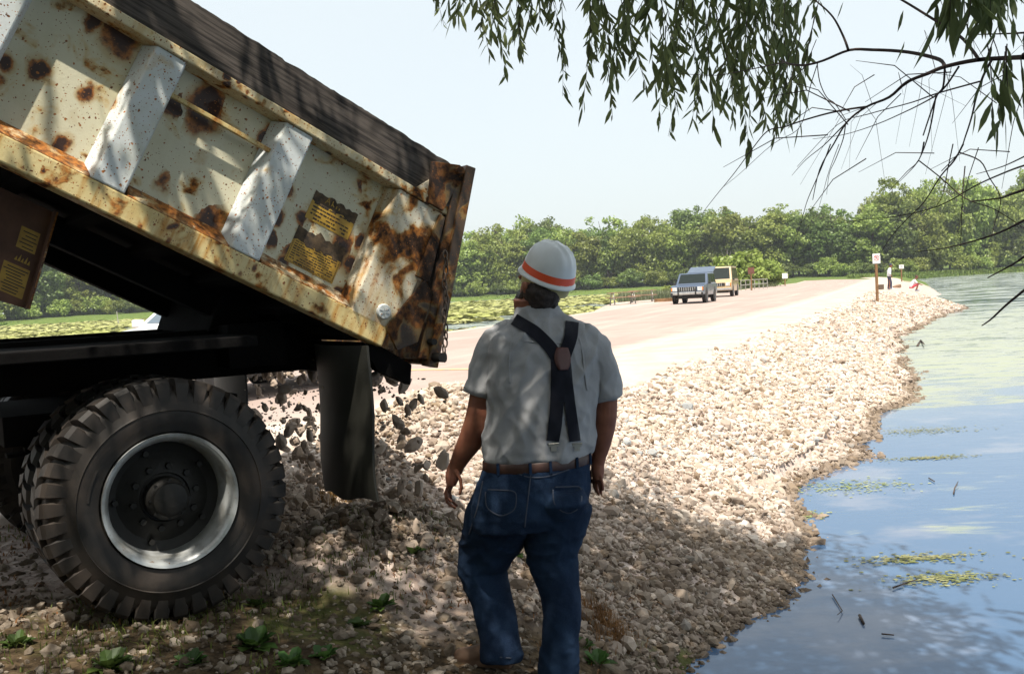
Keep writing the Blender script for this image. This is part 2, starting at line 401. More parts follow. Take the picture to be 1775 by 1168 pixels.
# stones
k = NT('limestone'); a = k.attr('rnd'); co = k.coord(); f = k.noise(co, 25, 4); zn = k.noise(co, .9, 4, .6)
c = k.mix(k.ramp(a, .0, .8), (.36, .285, .23), (.60, .515, .445)); c = k.mix(k.ramp(a, .80, .84), c, (.68, .60, .52)); c = k.mix(k.ramp(a, .88, .92), c, (.20, .145, .10)); c = k.mix(k.ramp(a, .96, .98), c, (.30, .31, .31))
c = k.mix(k.math('MULTIPLY', k.ramp(f, .5, .75), .35), c, (.38, .27, .16)); c = k.mix(k.math('MULTIPLY', k.ramp(zn, .45, .7), .35), c, (.46, .36, .24)); dt_ = k.attr('dirt_shade'); c = k.mix(k.math('MULTIPLY', dt_, .88), c, k.mix(a, (.060, .040, .025), (.20, .145, .095)))  # last mix browns stone for mud, wet and painted tree shade
k.base(c, .85, 0, .2); k.bump(k.noise(co, 90, 3), .3, .004); M['stone'] = k.m
k = NT('foreground_stone'); a = k.attr('rnd'); co = k.coord(); f = k.noise(co, 25, 4)
c = k.mix(k.ramp(a, 0, 1), (.085, .062, .042), (.33, .28, .225)); c = k.mix(k.math('MULTIPLY', k.ramp(f, .40, .65), .7), c, (.085, .060, .036)); k.base(c, .9, 0, .2); k.bump(k.noise(co, 90, 3), .3, .004); M['stone2'] = k.m  # muddy stone, its colour lowered further to deepen the foreground shade

# ------------------------------------------------------------------ terrain
WATER = -0.9
SHORE_R = [(.8, -60), (.75, 0), (.72, 3), (.82, 4.7), (.97, 5.33), (1.5, 6.2), (1.9, 7.5), (2.55, 9.2), (3.3, 10.6), (4.6, 13.1), (6.1, 15.8), (7.9, 19.5), (8.6, 22.5),
           (10.6, 27.5), (11.8, 30.7), (14.6, 36.3), (18.6, 43.5), (22.0, 49.0), (23.8, 53), (25.2, 60), (35, 82), (44.8, 107), (62, 150), (80, 200), (96, 225), (124, 247), (200, 262), (420, 280)]
LAKE_R = SHORE_R + [(420, -60)]
SHORE_L = [(-40, -12), (-17, 0), (-10.5, 14), (-7.0, 22), (-4.3, 29), (-1.6, 35.5), (.4, 40.5), (2.6, 47), (4.3, 56), (4.6, 64), (6.0, 72), (11.0, 78), (16.0, 88), (20.5, 104), (25, 116), (34, 140), (44, 175), (47, 215),
           (36, 243), (16, 247), (-12, 251), (-50, 246), (-86, 232), (-108, 210), (-150, 190), (-260, 160)]
LAKE_L = SHORE_L + [(-260, -12)]
def sdist(P, poly):
    """distance to polygon edge, positive inside"""
    P = np.asarray(P, float); d = np.full(len(P), 1e9); ins = np.zeros(len(P), bool); n = len(poly)
    for i in range(n):
        a = np.array(poly[i], float); b = np.array(poly[(i + 1) % n], float); e = b - a
        t = np.clip(((P - a) @ e) / (e @ e), 0, 1); q = P - a - t[:, None] * e
        d = np.minimum(d, np.hypot(q[:, 0], q[:, 1]))
        c = ((a[1] > P[:, 1]) != (b[1] > P[:, 1])); 
        with np.errstate(divide='ignore', invalid='ignore'):
            xx = (b[0] - a[0]) * (P[:, 1] - a[1]) / (b[1] - a[1]) + a[0]
        ins ^= c & (P[:, 0] < xx)
    return np.where(ins, d, -d)
_g = rng.random((64, 64))
def vnoise(x, y, s):
    x = np.asarray(x) * s; y = np.asarray(y) * s
    xi = np.floor(x).astype(int); yi = np.floor(y).astype(int); fx = x - xi; fy = y - yi
    fx = fx * fx * (3 - 2 * fx); fy = fy * fy * (3 - 2 * fy)
    g = lambda a, b: _g[a % 64, b % 64]
    return (g(xi, yi) * (1 - fx) + g(xi + 1, yi) * fx) * (1 - fy) + (g(xi, yi + 1) * (1 - fx) + g(xi + 1, yi + 1) * fx) * fy - .5
ROAD_R = [(-15, -20), (-9.5, 0), (-6.0, 4.6), (-3.0, 7.6), (1.45, 16.2), (4.4, 22.8), (12.15, 41), (24.3, 72), (38.6, 109), (54.5, 150), (70, 200), (84, 260)]
ROAD_L = [(-22.5, -16), (-14.6, 3.5), (-8.2, 17.2), (-5.2, 24.2), (2.3, 42.6), (12.6, 72), (26.7, 111.5), (44, 154), (60, 204), (74, 262)]
SHO_R = [(-13, -20), (-8.0, 0), (-4.6, 4.4), (-2.0, 6.9), (1.4, 12.2), (2.2, 14.0), (3.8, 18.0), (8.5, 28.4), (13.9, 41), (26.5, 72), (42.5, 109), (58, 150), (74, 200), (88, 260)]
def road_side(P):
    """signed distance right of the shoulder line (positive towards the right lake)"""
    P = np.asarray(P, float); best = np.full(len(P), 1e9); sg = np.ones(len(P))
    for i in range(len(SHO_R) - 1):
        a = np.array(SHO_R[i], float); b = np.array(SHO_R[i + 1], float); e = b - a
        t = np.clip(((P - a) @ e) / (e @ e), 0, 1); q = P - a - t[:, None] * e; dd = np.hypot(q[:, 0], q[:, 1])
        cr = e[1] * (P[:, 0] - a[0]) - e[0] * (P[:, 1] - a[1]); up = dd < best
        best = np.where(up, dd, best); sg = np.where(up, np.sign(cr), sg)
    return best * sg
def height(x, y):
    x = np.atleast_1d(np.asarray(x, float)); y = np.atleast_1d(np.asarray(y, float)); P = np.stack([x, y], 1)
    dr = -sdist(P, LAKE_R); dl = -sdist(P, LAKE_L)      # positive on land
    far = np.clip((np.abs(y) - 60) / 60, 0, 1)
    wob = vnoise(x, y, .9) * .5 + vnoise(x + 9, y, 2.3) * .22
    dr2 = dr + np.where(dr < 60, wob * np.clip(y / 6 - .3, 0, 1.0), 0)
    zr = np.interp(dr2, [-12, -3, -1, 0, .95, 1.7, 2.5, 3.4, 4.2, 8], [-2.4, -1.7, -1.2, -.9, -.47, -.25, -.14, -.05, -.03, -.03])
    zl = np.interp(dl, [-12, -3, -.8, 0, .8, 1.5, 3], [-2.2, -1.7, -1.3, -.9, -.35, -.06, -.03])
    z = np.minimum(zr, zl)
    land = np.minimum(dr, dl)
    # fresh heaps of stone by the tailgate, and the lumpy ridge
    hp = lambda cx, cy, sx, sy, h, an=0: h * np.exp(-((((x - cx) * math.cos(an) + (y - cy) * math.sin(an)) / sx) ** 2 + ((-(x - cx) * math.sin(an) + (y - cy) * math.cos(an)) / sy) ** 2))
    rs = np.where(y > 5, 1.0, 0.0)
    heap = np.maximum.reduce([hp(-.35, 7.6, .95, .85, .68, .5), hp(.55, 8.8, 1.1, .9, .42, .9), hp(1.5, 10.6, 1.3, .8, .28, 1.1), hp(2.6, 13.6, 2.0, .6, .16, 1.15)])
    heap2 = hp(-.75, 5.35, .55, .40, .30, .3) + hp(.1, 5.8, .6, .5, .12) + hp(.13, 4.40, .22, .24, .085)
    ok = np.clip(land / .6, 0, 1)
    near = np.clip(1 - (np.hypot(x, y) - 40) / 60, 0, 1)
    z = z + (heap + heap2) * ok + near * ok * (vnoise(x, y, 1.7) * .05 + vnoise(x, y, 5.3) * .035) * np.where(road_side(P) > 0, 1.0, .0)
    # hold the roadbed down
    onroad = (road_side(P) < 0) & (dl > 1.2)
    inroad = onroad & (sdist(P, ROAD_R + ROAD_L[::-1]) > -.2)
    z = np.where(onroad & (np.hypot(x - 0, y - 7.5) > 3.0), np.minimum(z, -.03), z)
    rs_ = road_side(P); z = np.where((rs_ > -.5) & (rs_ < 2.2) & (land > .25) & (y > 6.5), np.maximum(z, -.035 - .30 * np.clip(rs_, 0, 3) + .03 * vnoise(x, y, 1.3)), z)
    # gentle rise of the far woods
    z = z + np.clip((land - 6) / 60, 0, 1) * np.clip((np.hypot(x, y) - 200) / 60, 0, 1) * 2.0
    return z
def hz(x, y): return float(height([x], [y])[0])

nr, na = 430, 760
rr = .25 * (1400 / .25) ** (np.arange(nr) / (nr - 1.0))
u_ = np.linspace(-1, 1, na, endpoint=False); ang = np.pi / 2 + np.pi * (np.sign(u_) * (0.35 * np.abs(u_) + .65 * np.abs(u_) ** 3))
AA, RR = np.meshgrid(ang, rr); X = (RR * np.cos(AA)).ravel(); Y = (RR * np.sin(AA)).ravel()
Z = height(X, Y)
PP = np.stack([X, Y], 1)
rsd = road_side(PP); dL = -sdist(PP, LAKE_L); dR = -sdist(PP, LAKE_R)
V = np.stack([X, Y, Z], 1); V = np.vstack([V, [[0, 0, hz(0, 0)]]])
i0 = (np.arange(nr - 1)[:, None] * na + np.arange(na)[None, :]); i1 = np.roll(i0, -1, 1)
F = np.stack([i0, i0 + na, i1 + na, i1], 2).reshape(-1, 4)
capf = np.stack([np.full(na, nr * na), np.arange(na), np.roll(np.arange(na), -1), np.roll(np.arange(na), -1)], 1)
gravel = np.clip((Y - 4.9 - .35 * X) * 1.6 + vnoise(X, Y, 2.2) * 1.5, 0, 1) * (Y < 120) * np.clip(rsd + .5, 0, 1)
gravel = np.maximum(gravel, (Y > 12) * (Y < 118) * (rsd < 0.5))
grassy = np.clip((np.hypot(X, Y) - 118) / 14 + vnoise(X, Y, .3) * 1.2, 0, 1)
grassy = np.maximum(grassy, np.clip((Y - 76) / 5, 0, 1) * (dL < 5) * (X < 40)) 
k = NT('ground_material'); co = k.coord()
gr = k.attr('gravel'); gs = k.attr('grassy')
v1 = k.voro(co, 22, 'Color'); sp = k.n('ShaderNodeSeparateColor'); k.l(v1, sp.inputs[0])
n1 = k.noise(co, 1.2, 5, .6); n2 = k.noise(co, 14, 5, .7)
gcol = k.mix(sp.outputs[0], (.34, .262, .225), (.56, .47, .415)); gcol = k.mix(k.math('MULTIPLY', k.ramp(n1, .45, .7), .4), gcol, (.46, .37, .27))
soil = k.mix(k.ramp(n2, .35, .65), (.035, .024, .014), (.11, .078, .045)); soil = k.mix(k.math('MULTIPLY', k.ramp(n1, .5, .62), .7), soil, (.07, .085, .025))
grs = k.mix(k.ramp(n1, .3, .7), (.075, .12, .025), (.13, .17, .045))
c = k.mix(gr, soil, gcol); c = k.mix(gs, c, grs)
k.base(c, .95, 0, .1); k.bump(k.math('ADD', k.voro(co, 24, 'Distance'), n2), .7, .02); M['ground'] = k.m
me_v = V; FF = F
ground = npmesh('ground', V, FF, M['ground'], smooth=True, attr={'gravel': np.append(gravel, 0), 'grassy': np.append(grassy, 0)})
tag(ground, kind='structure')

def ribbon(name, A, B, z, mat, nsub=14, across=6):
    A = [np.array(p, float) for p in A]; B = [np.array(p, float) for p in B]
    def dens(L):
        out = []
        for i in range(len(L) - 1):
            for t in range(nsub): out.append(L[i] + (L[i + 1] - L[i]) * t / nsub)
        return out + [L[-1]]
    a, b = dens(A), dens(B); n = min(len(a), len(b)); vs = []; fs = []
    for i in range(n):
        for j in range(across + 1): p = a[i] + (b[i] - a[i]) * j / across; vs.append((p[0], p[1], z))
    for i in range(n - 1):
        for j in range(across): q = i * (across + 1) + j; fs.append((q, q + 1, q + across + 2, q + across + 1))
    av = np.tile(np.arange(across + 1) / across, n); lv = np.repeat(np.cumsum([0] + [float(np.linalg.norm(a[i + 1] - a[i])) for i in range(n - 1)]), across + 1)
    o = npmesh(name, vs, fs, mat, attr={'across': av, 'along': lv}); tag(o, kind='structure'); return o
k = NT('road_surface'); co = k.coord(); f = k.noise(co, .35, 5, .6); g = k.noise(co, 60, 3)
ac_ = k.attr('across'); al_ = k.attr('along'); cxy = k.n('ShaderNodeCombineXYZ'); k.l(k.math('MULTIPLY', ac_, 16.0), cxy.inputs[0]); k.l(k.math('MULTIPLY', al_, .04), cxy.inputs[1]); tk = k.noise(cxy.outputs[0], 1.0, 4, .65)
c = k.mix(k.ramp(f, .35, .65), (.345, .268, .235), (.40, .318, .282)); c = k.mix(k.math('MULTIPLY', k.ramp(g, .4, .6), .35), c, (.27, .21, .18)); c = k.mix(k.math('MULTIPLY', k.ramp(tk, .52, .72), .5), c, (.27, .215, .19)); c = k.mix(k.math('MULTIPLY', k.ramp(tk, .48, .30), .5), c, (.47, .39, .335))
ed = k.math('ADD', ac_, k.math('MULTIPLY', k.math('SUBTRACT', k.noise(co, 1.4, 5, .65), .5), .16)); c = k.mix(k.ramp(ed, .90, .99), c, (.50, .42, .355)); c = k.mix(k.ramp(ed, .09, .01), c, (.48, .40, .33))
k.base(c, .9, 0, .15); k.bump(g, .3, .004); M['road'] = k.m
k = NT('pale_shoulder'); co = k.coord(); f = k.noise(co, 1.1, 5, .6); g = k.noise(co, 50, 3); vv = k.voro(co, 26, 'Color'); sp = k.n('ShaderNodeSeparateColor'); k.l(vv, sp.inputs[0])
c = k.mix(k.ramp(f, .35, .7), (.53, .45, .385), (.43, .35, .29)); c = k.mix(k.math('MULTIPLY', sp.outputs[0], .25), c, (.34, .26, .20)); k.base(c, .95, 0, .1); k.bump(g, .4, .01); M['shoulder'] = k.m
k = NT('faded_yellow_paint'); co = k.coord(); f = k.noise(co, 9, 5, .7); k.base(k.mix(k.ramp(f, .4, .6), (.42, .33, .26), (.62, .40, .16)), .9); M['ypaint'] = k.m
RRr = [ROAD_R[i] for i in range(len(ROAD_R))]
ribbon('road', ROAD_L, ROAD_R, 0.0, M['road'])
def interp_line(L, y): return float(np.interp(y, [p[1] for p in L], [p[0] for p in L]))
ys = [-20, -10, 0, 4.5, 7, 9, 12, 14, 18, 24, 30, 41, 56, 72, 90, 109, 130, 150, 200, 260]
ribbon('road_shoulder', [(interp_line(ROAD_R, y) - .15, y) for y in ys], [(interp_line(SHO_R, y) + .30, y) for y in ys], 0.006, M['shoulder'], 14)
_sh = bpy.data.objects['road_shoulder'].data
for i, v in enumerate(_sh.vertices):
    if i % 7 == 6: v.co.x += .22 * noise.noise(Vector((v.co.x * .8, v.co.y * .8, 3))) ; v.co.z = -.09
mk = MB(); mk.prism([(-1.9, 16.15, .004), (-.3, 15.35, .004), (-.3, 15.62, .004), (-1.9, 16.4, .004)], (0, 0, .003))
tag(mk.build('road_marking', M['ypaint']), kind='structure')

# water
k = NT('lake_water'); co = k.coord()
sep = k.n('ShaderNodeSeparateXYZ'); k.l(co, sep.inputs[0]); yy = sep.outputs['Y']; xx = sep.outputs['X']
rp = k.noise(k.coord(scale=(1, 1.0, 1)), 14, 2, .5, .6); rp2 = k.noise(k.coord(scale=(.6, 1.6, 1)), 3.5, 2)
al = k.noise(k.coord(scale=(.55, 1.2, 1)), .55, 6, .62, .5); al2 = k.noise(k.coord(scale=(.5, 1.3, 1)), 2.6, 6, .65, .8)
fq = k.math('SUBTRACT', yy, k.math('MULTIPLY', xx, .55)); farm = k.math('MULTIPLY', k.ramp(fq, 9.5, 16, 0, 1), k.ramp(fq, 22, 42, 1, .45))
thr = k.math('ADD', al, k.math('MULTIPLY', farm, .30))
mk1 = k.math('MULTIPLY', k.ramp(thr, .585, .66), k.math('MULTIPLY', k.ramp(al2, .30, .60), .72))
film = k.ramp(k.noise(k.coord(scale=(.7, 1, 1)), 1.1, 5, .6), .5, .68)
wc = k.mix(k.math('MULTIPLY', film, .55), (.055, .11, .20), (.20, .215, .26))
wc = k.mix(farm, wc, (.20, .235, .24))
ac = k.mix(k.ramp(al2, .4, .7), (.37, .37, .28), (.29, .32, .20))
c = k.mix(mk1, wc, ac)
k.base(c, k.ramp(mk1, 0, 1, .07, .7), 0, .5); k.b.inputs['IOR'].default_value = 1.33
k.bump(k.math('ADD', k.math('MULTIPLY', rp, .5), rp2), .035, .05); M['water'] = k.m
wv = MB(); wv.add([(-1500, -300, WATER), (1500, -300, WATER), (1500, 1500, WATER), (-1500, 1500, WATER)], [(0, 1, 2, 3)])
tag(wv.build('water', M['water']), kind='structure')

# ------------------------------------------------------------------ dump truck
ta = R(34); TILT = R(27.8); HUBZ = .37
TX = Vector((math.cos(ta), math.sin(ta), 0)); TY = Vector((-math.sin(ta), math.cos(ta), 0))
truck = thing('dump_truck', 'rusty white dump truck with its bed tipped up and stones pouring out', 'dump truck', (-1.5, 4.3, HUBZ - .525), ta)
HZ = .525                                                       # hub height above the truck's origin
bed_o = MB()
# bed: outer skins, floor, bulkhead (local axes: x along the bed to the rear, y inward, z up the side)
S0, S1 = -3.55, .70
bed_o.box(((S0 + S1) / 2, .115, 1.45), (S1 - S0, .03, .70))
bed_o.box(((S0 + S1) / 2, 2.285, 1.45), (S1 - S0, .03, .70))
bed_o.box((S0 + .03, 1.2, 1.5), (.06, 2.13, .76))
bed = bed_o.build('dump_bed', M['panel'], truck)
bed.location = (0, 0, HZ); bed.rotation_euler = (0, TILT, 0)
fl = MB(); fl.box(((S0 + S1) / 2, 1.2, 1.085), (S1 - S0, 2.14, .05)); fl.build('bed_floor', M['under'], bed)  # floor coloured near-black in place of the shade beneath it
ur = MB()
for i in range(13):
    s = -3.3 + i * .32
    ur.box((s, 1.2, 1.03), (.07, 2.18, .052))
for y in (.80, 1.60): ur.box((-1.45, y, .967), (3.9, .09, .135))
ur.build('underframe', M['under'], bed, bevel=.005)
rl = MB(); rl.prism([(S0, .0, 1.005), (S0, 0, 1.112), (S0, .03, 1.112), (S0, .10, 1.055), (S0, .10, 1.005)], (4.20, 0, 0))
rl.build('bottom_rail', M['rail'], bed, bevel=.008)
lg = MB(); 
for a, b in ((-1.36, -.862), (-.698, -.228), (-.062, .418), (-3.4, -2.15), (-2.0, -1.5)):
    lg.prism([(a, .004, 1.113), (a, .10, 1.178), (a, .10, 1.114)], (b - a, 0, 0))
lg.build('bottom_ledge', M['ledge'], bed)
rt = MB(); rt.prism([(S0, -.012, 1.757), (S0, -.012, 1.800), (S0, .15, 1.806), (S0, .15, 1.757)], (4.27, 0, 0))
rt.build('top_rail', M['rail2'] if 'rail2' in M else M['ledge'], bed, bevel=.006)
rf = MB(); rf.box(((S0 + S1) / 2, 2.37, 1.06), (S1 - S0, .06, .11)); rf.box(((S0 + S1) / 2, 2.35, 1.78), (S1 - S0, .1, .05))
for s in (-3, -2.1, -1.4, -.78, -.15, .55): rf.box((s, 2.35, 1.44), (.14, .09, .62))
rf.build('far_side_frame', M['rib'], bed)
for i, (a, b) in enumerate(((-1.49, -1.352), (-.850, -.714), (-.216, -.075), (-2.13, -1.99), (-2.77, -2.63), (-3.4, -3.26))):
    r_ = MB(); p = []
    for t in (1.114, 1.756):
        p += [(a, .0, t), (b, 0, t), (b + .018, .1, t), (a - .045, .1, t)]
    r_.hexa(p); r_.build('rib', M['rib'], bed, bevel=.007)
ep = MB(); p = []
for t, a, b in ((1.09, .432, .70), (1.756, .425, .69)): p += [(a, .0, t), (b, 0, t), (b, .13, t), (a - .045, .1, t)]
ep.hexa(p); post = ep.build('end_post', M['endpost'], bed, bevel=.006)
em = MB(); em.lathe([(.0001, -.012), (.033, -.012), (.038, -.006), (.038, .004)], 20, (.585, -.003, 1.166))
for q in range(6):
    a_ = q * math.pi / 3; em.box((.585 + .017 * math.cos(a_), -.0165, 1.166 + .017 * math.sin(a_)), (.022, .004, .004), Matrix.Rotation(-a_, 3, 'Y'))
em.build('embossed_disc', M['rib'], post, smooth='auto')
rod = MB(); rod.box((-.475, .03, 1.602), (.50, .022, .020)); rod.build('lashing_rod', M['rail'], bed, bevel=.003)
# plank on the top rail with an uneven worn top edge
pk = MB(); n = 240; vs = []
for i in range(n + 1):
    s = S0 + (S1 - .03 - S0) * i / n
    top = 2.018 + .006 * noise.noise(Vector((s * 2.1, 3, 0))) + .006 * noise.noise(Vector((s * 14, 7, 0))) + .003 * noise.noise(Vector((s * 50, 7, 0)))
    vs += [(s, .02, 1.806), (s, .02, top), (s, .062, top), (s, .062, 1.806)]
fs = [(4 * i + j, 4 * i + 4 + j, 4 * i + 4 + (j + 1) % 4, 4 * i + (j + 1) % 4) for i in range(n) for j in range(4)] + [(0, 1, 2, 3), (4 * n + 3, 4 * n + 2, 4 * n + 1, 4 * n)]
pk.add(vs, fs); pk.build('side_board', M['board'], bed)
gu = MB(); gu.prism([(.50, -.004, 1.803), (.68, -.004, 1.803), (.68, -.004, 1.93), (.60, -.004, 1.95)], (0, .02, 0)); gu.build('board_gusset', M['endpost'], bed)
# tailgate, hinged at the top and swung open by the load
tg = MB(); g0 = Vector((.655, 0, 1.995)); g1 = Vector((.855, 0, 1.035)); gd = (g1 - g0).normalized(); gn = Vector((-gd.z, 0, gd.x)) * 1.0
if gn.x < 0: gn = -gn
def gp(a, b, y): return g0 + gd * a + gn * b + Vector((0, y, 0))
L_ = (g1 - g0).length
tg.hexa([gp(0, 0, -.03), gp(L_, 0, -.03), gp(L_, .045, -.03), gp(0, .045, -.03), gp(0, 0, 2.43), gp(L_, 0, 2.43), gp(L_, .045, 2.43), gp(0, .045, 2.43)])
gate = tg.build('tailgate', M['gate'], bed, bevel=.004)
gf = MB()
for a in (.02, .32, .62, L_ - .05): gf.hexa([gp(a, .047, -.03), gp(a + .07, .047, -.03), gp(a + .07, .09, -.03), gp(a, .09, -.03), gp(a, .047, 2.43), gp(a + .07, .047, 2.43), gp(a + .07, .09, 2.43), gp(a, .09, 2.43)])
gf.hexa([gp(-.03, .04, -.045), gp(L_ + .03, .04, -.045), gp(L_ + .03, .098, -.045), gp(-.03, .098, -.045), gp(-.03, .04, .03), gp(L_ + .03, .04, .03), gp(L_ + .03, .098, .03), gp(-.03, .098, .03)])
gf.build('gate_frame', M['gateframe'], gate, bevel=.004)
pn = MB(); pn.tube([gp(L_ - .02, .07, -.12), gp(L_ - .02, .07, .1)], .024, 12); pn.tube([gp(L_ - .09, .03, -.08), gp(L_ - .09, .03, .1)], .016, 10)
pn.build('latch_pin', M['hub'], gate, smooth='auto')
hg = MB(); hg.prism([(.52, -.03, 1.96), (.665, -.03, 2.02), (.70, -.03, 1.98), (.67, -.03, 1.76), (.58, -.03, 1.76)], (0, .03, 0)); hg.tube([(.665, -.06, 1.985), (.665, .05, 1.985)], .022, 10)
hg.build('gate_hinge', M['gate'], bed, bevel=.003)
hk = MB(); hk.prism([(.62, -.025, 1.10), (.72, -.025, 1.40), (.79, -.025, 1.36), (.81, -.025, 1.10), (.72, -.025, 1.02)], (0, .02, 0)); hk.prism([(.67, -.02, 1.40), (.665, -.02, 1.74), (.70, -.02, 1.74), (.75, -.02, 1.40)], (0, .02, 0))
hk.build('latch_plate', M['gate'], bed, bevel=.003)
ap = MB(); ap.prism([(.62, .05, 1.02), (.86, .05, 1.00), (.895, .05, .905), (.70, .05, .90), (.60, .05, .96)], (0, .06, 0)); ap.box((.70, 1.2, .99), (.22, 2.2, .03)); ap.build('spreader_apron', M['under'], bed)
# labels on the third panel
def label(s0, s1, t0, t1, name, split, lines, seed, dots=False, y=.0985):
    r2 = random.Random(seed); b = MB(); e = .0012
    mid = t0 + (t1 - t0) * split
    b.box(((s0 + s1) / 2, y, (t0 + mid) / 2), (s1 - s0, .002, mid - t0), mi=0)
    # ragged scorched upper part
    n = 14; pts = [(s0, y + .0005, mid)] + [(s0 + (s1 - s0) * i / n, y + .0005, t1 - r2.random() * (t1 - mid) * .35) for i in range(n + 1)] + [(s1, y + .0005, mid)]
    b.prism(pts, (0, -.002, 0), mi=1)
    low = [(s0 + (s1 - s0) * i / n, y - .0018, mid - r2.random() * (mid - t0) * .16) for i in range(n + 1)]
    b.prism([(s0, y - .0018, mid + .01)] + low + [(s1, y - .0018, mid + .01)], (0, .001, 0), mi=1)
    hh = (mid - t0) * .9 / lines
    for i in range(lines):
        t = t0 + .008 + hh * (i + .4); x = s0 + .016
        while x < s1 - .022:
            w = r2.uniform(.006, .024); w = min(w, s1 - .016 - x)
            if r2.random() < .86: b.box((x + w / 2, y - .0015, t), (w, .001, hh * r2.uniform(.26, .5)), mi=2)
            x += w + r2.uniform(.002, .006)
    if dots:
        x = s0 + .006
        while x < s1 - .004: b.box((x, y - .0018, t0 + .006), (.004, .001, .004), mi=2); x += .0085
        t = t0 + .014
        while t < mid: b.box((s0 + .006, y - .0018, t), (.004, .001, .004), mi=2); b.box((s1 - .006, y - .0018, t), (.004, .001, .004), mi=2); t += .0085
    return b
KY = 1.0
b = label(.070, .312, 1.425, 1.575, 'x', .66, 5, 3)
# what is left of the heading: a yellow A and broken strokes
for (x0, z0, x1, z1) in ((.135, 1.535, .146, 1.565), (.157, 1.535, .146, 1.565), (.140, 1.546, .152, 1.546), (.170, 1.535, .170, 1.558), (.170, 1.548, .182, 1.536), (.196, 1.535, .196, 1.545), (.212, 1.534, .212, 1.541)):
    d = Vector((x1 - x0, 0, z1 - z0)); an = math.atan2(d.z, d.x); b.box(((x0 + x1) / 2, .0955, (z0 + z1) / 2), (d.length + .003, .002, .004), Matrix.Rotation(-an, 3, 'Y'), mi=0)
b.build('warning_label', [M['label'], M['scorch'], M['print']], bed)['label'] = 'yellow warning label under a burnt heading'
b = label(.060, .325, 1.195, 1.395, 'x', .60, 9, 5, dots=True)
b.build('warning_label', [M['label'], M['scorch'], M['print']], bed)['label'] = 'larger yellow label with dotted border and scorched top'
# chain hanging straight down from the gate latch
Binv = (Matrix.Translation((0, 0, HZ)) @ Matrix.Rotation(TILT, 4, 'Y')).inverted()
ch = MB(); base_t = Vector((1.375, -.09, HZ + 1.02))
for i in range(15):
    c = base_t + Vector((.006 * math.sin(i * 1.3) - .004 * i * .6, 0, -.036 * i)); ring = []
    for j in range(13):
        a_ = 2 * math.pi * j / 12; q = Vector((.012 * math.cos(a_), 0, .024 * math.sin(a_)))
        if i % 2: q = Vector((0, q.x, q.z))
        ring.append(Binv @ (c + q))
    ch.tube(ring, .0042, 6, cap=False)
ch.build('gate_chain', M['chain'], bed, smooth=True)
# bracket with yellow labels hanging under the bed
hb = MB(); hb.prism([(-1.42, .52, 1.0), (-.872, .52, 1.0), (-.80, .52, .555), (-1.02, .52, .53), (-1.25, .52, .75)], (0, .012, 0)); 
hb.hexa([(-.872, .47, 1.0), (-.860, .47, 1.0), (-.860, .56, 1.0), (-.872, .56, 1.0), (-.80, .47, .555), (-.788, .47, .555), (-.788, .56, .555), (-.80, .56, .555)][::1])
brk = hb.build('hoist_bracket', simple('rusty_brown_plate', (.13, .06, .035), .7, var=.4, scale=6, bump=.4), bed)
ed_ = MB(); ed_.hexa([(-.862, .466, 1.0), (-.854, .466, 1.0), (-.854, .50, 1.0), (-.862, .50, 1.0), (-.792, .466, .555), (-.784, .466, .555), (-.784, .50, .555), (-.792, .50, .555)]); ed_.build('rim_light_edge', M['ledge'], brk)  # pale rusty strip stands in for rim light along the bracket edge
b2 = MB(); r2 = random.Random(4)
def dq(t, o): return -.872 + (1.0 - t) * .162 - o
for (ta_, tb_, o0, o1, ln) in ((.585, .715, .02, .135, 9), (.79, .885, .022, .105, 5)):
    b2.prism([(dq(ta_, o1), .519, ta_), (dq(ta_, o0), .519, ta_), (dq(tb_, o0), .519, tb_), (dq(tb_, o1), .519, tb_)], (0, -.002, 0), mi=0)
    for i in range(ln):
        t = ta_ + .008 + (tb_ - ta_ - .012) * i / ln; b2.box(((dq(t, o0) + dq(t, o1)) / 2 + r2.uniform(-.01, .01), .5165, t + .003), ((o1 - o0) * r2.uniform(.55, .85), .001, .0045), mi=1)
for i in range(5):   # small flame-like pictogram
    t = .735; b2.prism([(dq(t, .03 + .014 * i), .518, t), (dq(t, .042 + .014 * i), .518, t), (dq(t, .036 + .014 * i), .518, t + .02 + .012 * (i % 2))], (0, -.002, 0), mi=0)
b2.build('warning_label', [M['label'], M['print']], brk)
hy = MB(); hy.tube([Binv @ Vector((-1.9, 1.2, HZ + .6)), (-2.3, 1.2, 1.02)], .07, 14); hy.tube([Binv @ Vector((-1.6, .8, HZ + .62)), (-.95, .75, 1.0)], .03, 10); hy.build('hoist_cylinder', M['black'], bed, smooth='auto')
# chassis
cf = MB()
for y in (.78, 1.62): cf.box((-1.6, y, HZ + .585), (5.3, .09, .25))
for s in (-3.6, -2.4, -1.3, -.3, .5, 1.0): cf.box((s, 1.2, HZ + .57), (.1, .76, .2))
cf.box((.62, 1.2, HZ + .62), (.30, 1.3, .22)); cf.box((.99, 1.2, HZ + .50), (.04, 2.2, .10))
cf.prism([(.42, .70, HZ + .70), (.82, .70, HZ + .70), (.72, .70, HZ + .86), (.50, .70, HZ + .90)], (0, 1.0, 0))
cf.box((-.30, .40, HZ + .66), (1.5, .66, .05)); cf.box((-.30, 2.0, HZ + .66), (1.5, .66, .05))
cf.tube([(-3.0, .35, HZ + .25), (-1.7, .35, HZ + .25)], .26, 20); cf.box((0, 1.2, HZ + .30), (1.1, 1.0, .14))
cf.tube([(0, .15, HZ), (0, 2.25, HZ)], .085, 14); cf.tube([(0, 1.05, HZ), (0, 1.35, HZ)], .22, 16)
cf.tube([(-.25, .75, HZ + .1), (-.25, .75, HZ + .4)], .05, 10)
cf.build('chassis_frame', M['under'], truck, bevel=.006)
ls = MB()
